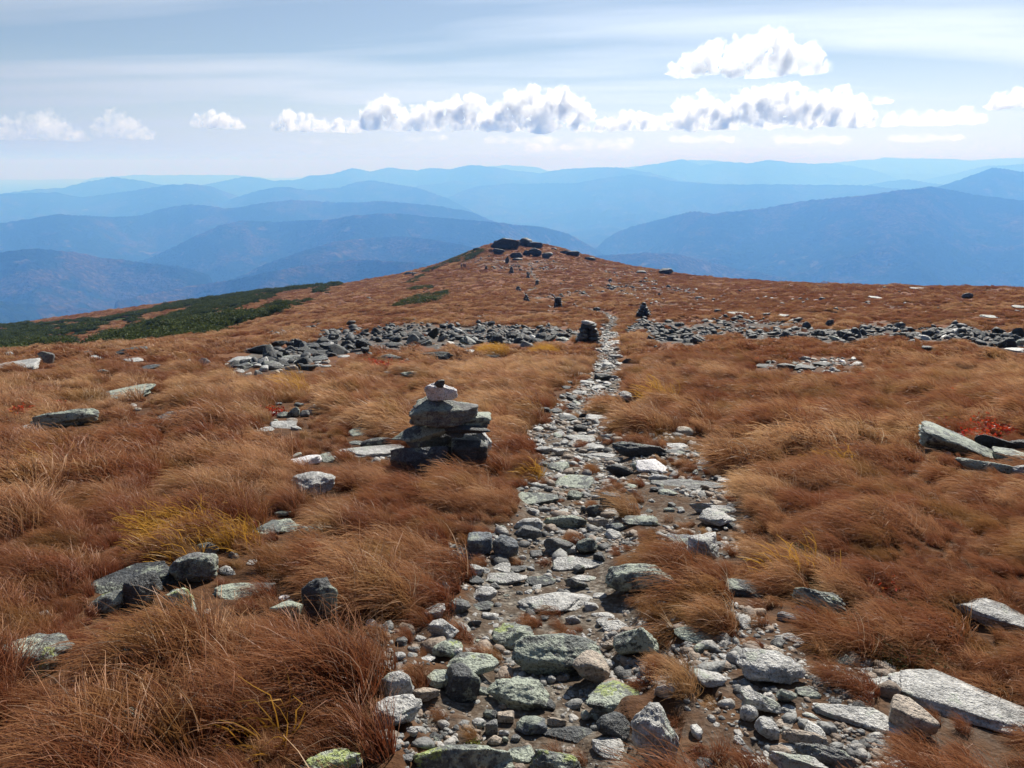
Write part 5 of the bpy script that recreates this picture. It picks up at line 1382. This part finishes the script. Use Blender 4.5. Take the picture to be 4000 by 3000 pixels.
# ------------------------------------------------------------------ cumulus clouds, bodies of vapour far beyond and above the haze
def cloud_mat(name, dens, g, sc=1 / 420., lo=.42, hi=.84):
    m = NT(name); pos = m.n('ShaderNodeTexCoord').outputs['Object']
    v = m.n('ShaderNodeVolumePrincipled'); v.inputs['Color'].default_value = (1, .965, .91, 1); nz = m.noise(pos, sc, 5, .62); m.set(v.inputs['Density'], m.math('MULTIPLY', m.ramp(nz, [(lo, 0.0), (hi, 1.0)]), dens)); v.inputs['Anisotropy'].default_value = g
    v.inputs['Absorption Color'].default_value = (1, 1, 1, 1)
    m.t.links.new(v.outputs[0], m.out.inputs['Volume']); return m.m
CM1 = cloud_mat('cloud_vapour', 1 / 62., .5); CM2 = cloud_mat('thin_cloud_vapour', 1 / 170., .6); CM3 = cloud_mat('streak_vapour', 1 / 900., .6, 1 / 700., .42, .75)
def cloud(name, label, dist, blobs, base=None, mat=CM1, seed=1, rough=.62, vox=9, group=None):
    bm = bmesh.new(); k = dist / F; C = []
    for b in blobs:
        px, py, rx = b[:3]; ry = b[3] if len(b) > 3 else rx
        u, y, z = (float(q) for q in ray(px, py)); h = math.hypot(u, y); c = Vector((u / h * dist, y / h * dist, z / h * dist)); C.append(c)
        a = bmesh.ops.create_icosphere(bm, subdivisions=3, radius=1)
        for v in a['verts']: v.co = Vector((v.co.x * rx * k, v.co.y * rx * k * 1.15, v.co.z * ry * k)) + c
    o0 = sum(C, Vector()) / len(C)
    for v in bm.verts: v.co -= o0
    me = bpy.data.meshes.new(name); bm.to_mesh(me); bm.free()
    t = bpy.data.objects.new('tmp', me); link(t); rm_ = t.modifiers.new('r', 'REMESH'); rm_.mode = 'VOXEL'
    r0 = np.mean([b[2] for b in blobs]) * k; rm_.voxel_size = r0 / vox
    dg = bpy.context.evaluated_depsgraph_get(); m2 = bpy.data.meshes.new_from_object(t.evaluated_get(dg)); bpy.data.objects.remove(t)
    n = len(m2.vertices); co = np.empty(n * 3, np.float32); m2.vertices.foreach_get('co', co); co = co.reshape(-1, 3).astype(float)
    no = np.empty(n * 3, np.float32); m2.vertices.foreach_get('normal', no); no = no.reshape(-1, 3)
    for sc, am, sd in ((1.5, .55, 0), (.75, .50, 5), (.36, .32, 9), (.17, .17, 13), (.09, .08, 15)):
        w = np.abs(fbm(co / (r0 * sc) + seed * 7.3, 2, seed + sd)); co = co + no * ((.55 - w) * am * r0 * rough / .55)[:, None]
    if base is not None:
        zb = (352 - base) * k - o0.z; lo = co[:, 2] < zb
        co[lo, 2] = zb + (co[lo, 2] - zb) * .3
    m2.vertices.foreach_set('co', co.astype(np.float32).ravel()); m2.materials.clear(); m2.materials.append(mat); m2.name = name
    m2.polygons.foreach_set('use_smooth', np.ones(len(m2.polygons), bool)); m2.update()
    o = bpy.data.objects.new(name, m2); o.location = o0; link(o); tag(o, label, 'cloud', group); return o
D1 = 15000; D2 = 26000
cloud('cumulus_cloud', 'largest cumulus cloud, bright with a dark grey heart, floating alone above the cloud bank', D1,
      [(1476, 162, 18), (1502, 146, 27), (1540, 132, 28), (1585, 136, 32), (1628, 122, 30), (1658, 104, 23), (1690, 122, 34), (1722, 144, 32), (1755, 162, 22), (1640, 154, 30), (1590, 158, 24), (1700, 158, 28)], 184, seed=1, vox=13)
cloud('cumulus_cloud', 'long cumulus cloud with two humps, just left of the block-shaped one', D2, [(790, 262, 18), (808, 250, 24), (838, 242, 22), (868, 262, 20), (905, 258, 20), (945, 255, 23), (985, 248, 26), (1020, 246, 26), (1055, 256, 24)], 288, seed=2)
cloud('cumulus_cloud', 'block-shaped cumulus cloud with a shaded blue face in the middle of the sky', D2 - 1500, [(1098, 258, 26), (1125, 240, 30), (1160, 229, 31), (1195, 228, 29), (1228, 236, 26), (1246, 256, 22), (1170, 262, 30)], 289, seed=3)
cloud('cumulus_cloud', 'low billowing cloud just right of the block-shaped one', D2 + 800, [(1298, 278, 10), (1322, 270, 14), (1352, 260, 17), (1385, 263, 16), (1418, 270, 14)], 289, seed=4)
cloud('cumulus_cloud', 'rounded cumulus cloud below the left end of the largest cloud', D2 - 500, [(1462, 262, 18), (1485, 246, 24), (1515, 240, 24), (1545, 254, 22), (1500, 266, 22)], 287, seed=5)
cloud('cumulus_cloud', 'broad heaped cumulus cloud under the largest cloud', D2, [(1580, 258, 22), (1612, 236, 26), (1650, 226, 26), (1690, 222, 26), (1725, 236, 26), (1762, 236, 26), (1798, 246, 22), (1835, 258, 20), (1868, 268, 12), (1660, 256, 26), (1740, 260, 24)], 284, seed=6)
cloud('cumulus_cloud', 'small tower-like cloud rising at the right end of the heaped cloud', D2 + 2500, [(1822, 205, 13), (1832, 218, 15), (1848, 228, 14), (1862, 242, 12), (1845, 248, 15)], 262, seed=7)
cloud('cumulus_cloud', 'little isolated puff of cloud right of the tower-like cloud', D2 + 1000, [(1895, 230, 13), (1910, 226, 11), (1882, 236, 9)], 243, mat=CM2, seed=8)
cloud('cumulus_cloud', 'ragged low cloud with a pale left end, left of the long two-humped one', D2 + 500, [(602, 272, 12), (630, 262, 17), (660, 268, 16), (695, 276, 14), (735, 276, 13), (765, 280, 12)], 292, seed=9)
cloud('cumulus_cloud', 'small lens-like cloud alone on the left side of the sky', D2, [(430, 268, 13), (455, 262, 16), (485, 268, 15), (512, 276, 11)], 286, seed=10)
cloud('cumulus_cloud', 'dim triangular cloud second from the left end of the bank', D2 + 3000, [(225, 275, 14), (250, 264, 18), (280, 280, 18), (310, 294, 13)], 308, mat=CM2, seed=11)
cloud('cumulus_cloud', 'dim heaped cloud at the left end of the bank', D2 + 3000, [(-20, 285, 20), (20, 282, 17), (65, 276, 20), (100, 272, 20), (135, 284, 18), (170, 296, 13)], 312, mat=CM2, seed=12)
cloud('cumulus_cloud', 'thin low cloud spread between the tower-like cloud and the right end', D2 + 3500, [(1925, 268, 14), (1960, 264, 14), (2000, 266, 15), (2040, 262, 15), (2080, 256, 15), (2108, 266, 11)], 284, mat=CM2, seed=13)
cloud('cumulus_cloud', 'cumulus cloud at the right end of the bank', D2 - 1000, [(2148, 242, 14), (2175, 232, 18), (2205, 222, 20), (2240, 220, 24), (2280, 235, 20)], 256, seed=14)
low = [(690, 306, 50, 3), (905, 299, 60, 3), (1130, 303, 80, 3), (1310, 306, 70, 4), (1520, 301, 80, 3), (1750, 303, 90, 4), (2000, 298, 80, 3), (1250, 318, 120, 3)]
SL = ['thin cloud streak below the ragged low cloud', 'thin cloud streak below the long two-humped cloud', 'thin cloud streak below the block-shaped cloud', 'thin cloud streak below the low billowing cloud',
      "thin cloud streak below the rounded cloud under the largest cloud's left end", 'thin cloud streak below the broad heaped cloud', 'thin cloud streak below the thin low cloud near the right end', 'long faint cloud streak, lowest of all, over the far mountains']
for k, (a, b, rx, ry) in enumerate(low):
    g = np.random.default_rng(500 + k); pts = [(a + q * rx + g.normal(0, 4), b + g.normal(0, 1.5), rx * .35 * g.uniform(.7, 1.2) * .55, ry * g.uniform(.8, 1.6)) for q in np.linspace(-.8, .8, 6)]
    c = cloud('cloud_streak', SL[k], D2 + 6000, pts, None, CM3, 40 + k, .35, 4, 'streaks of low cloud over the far mountains')
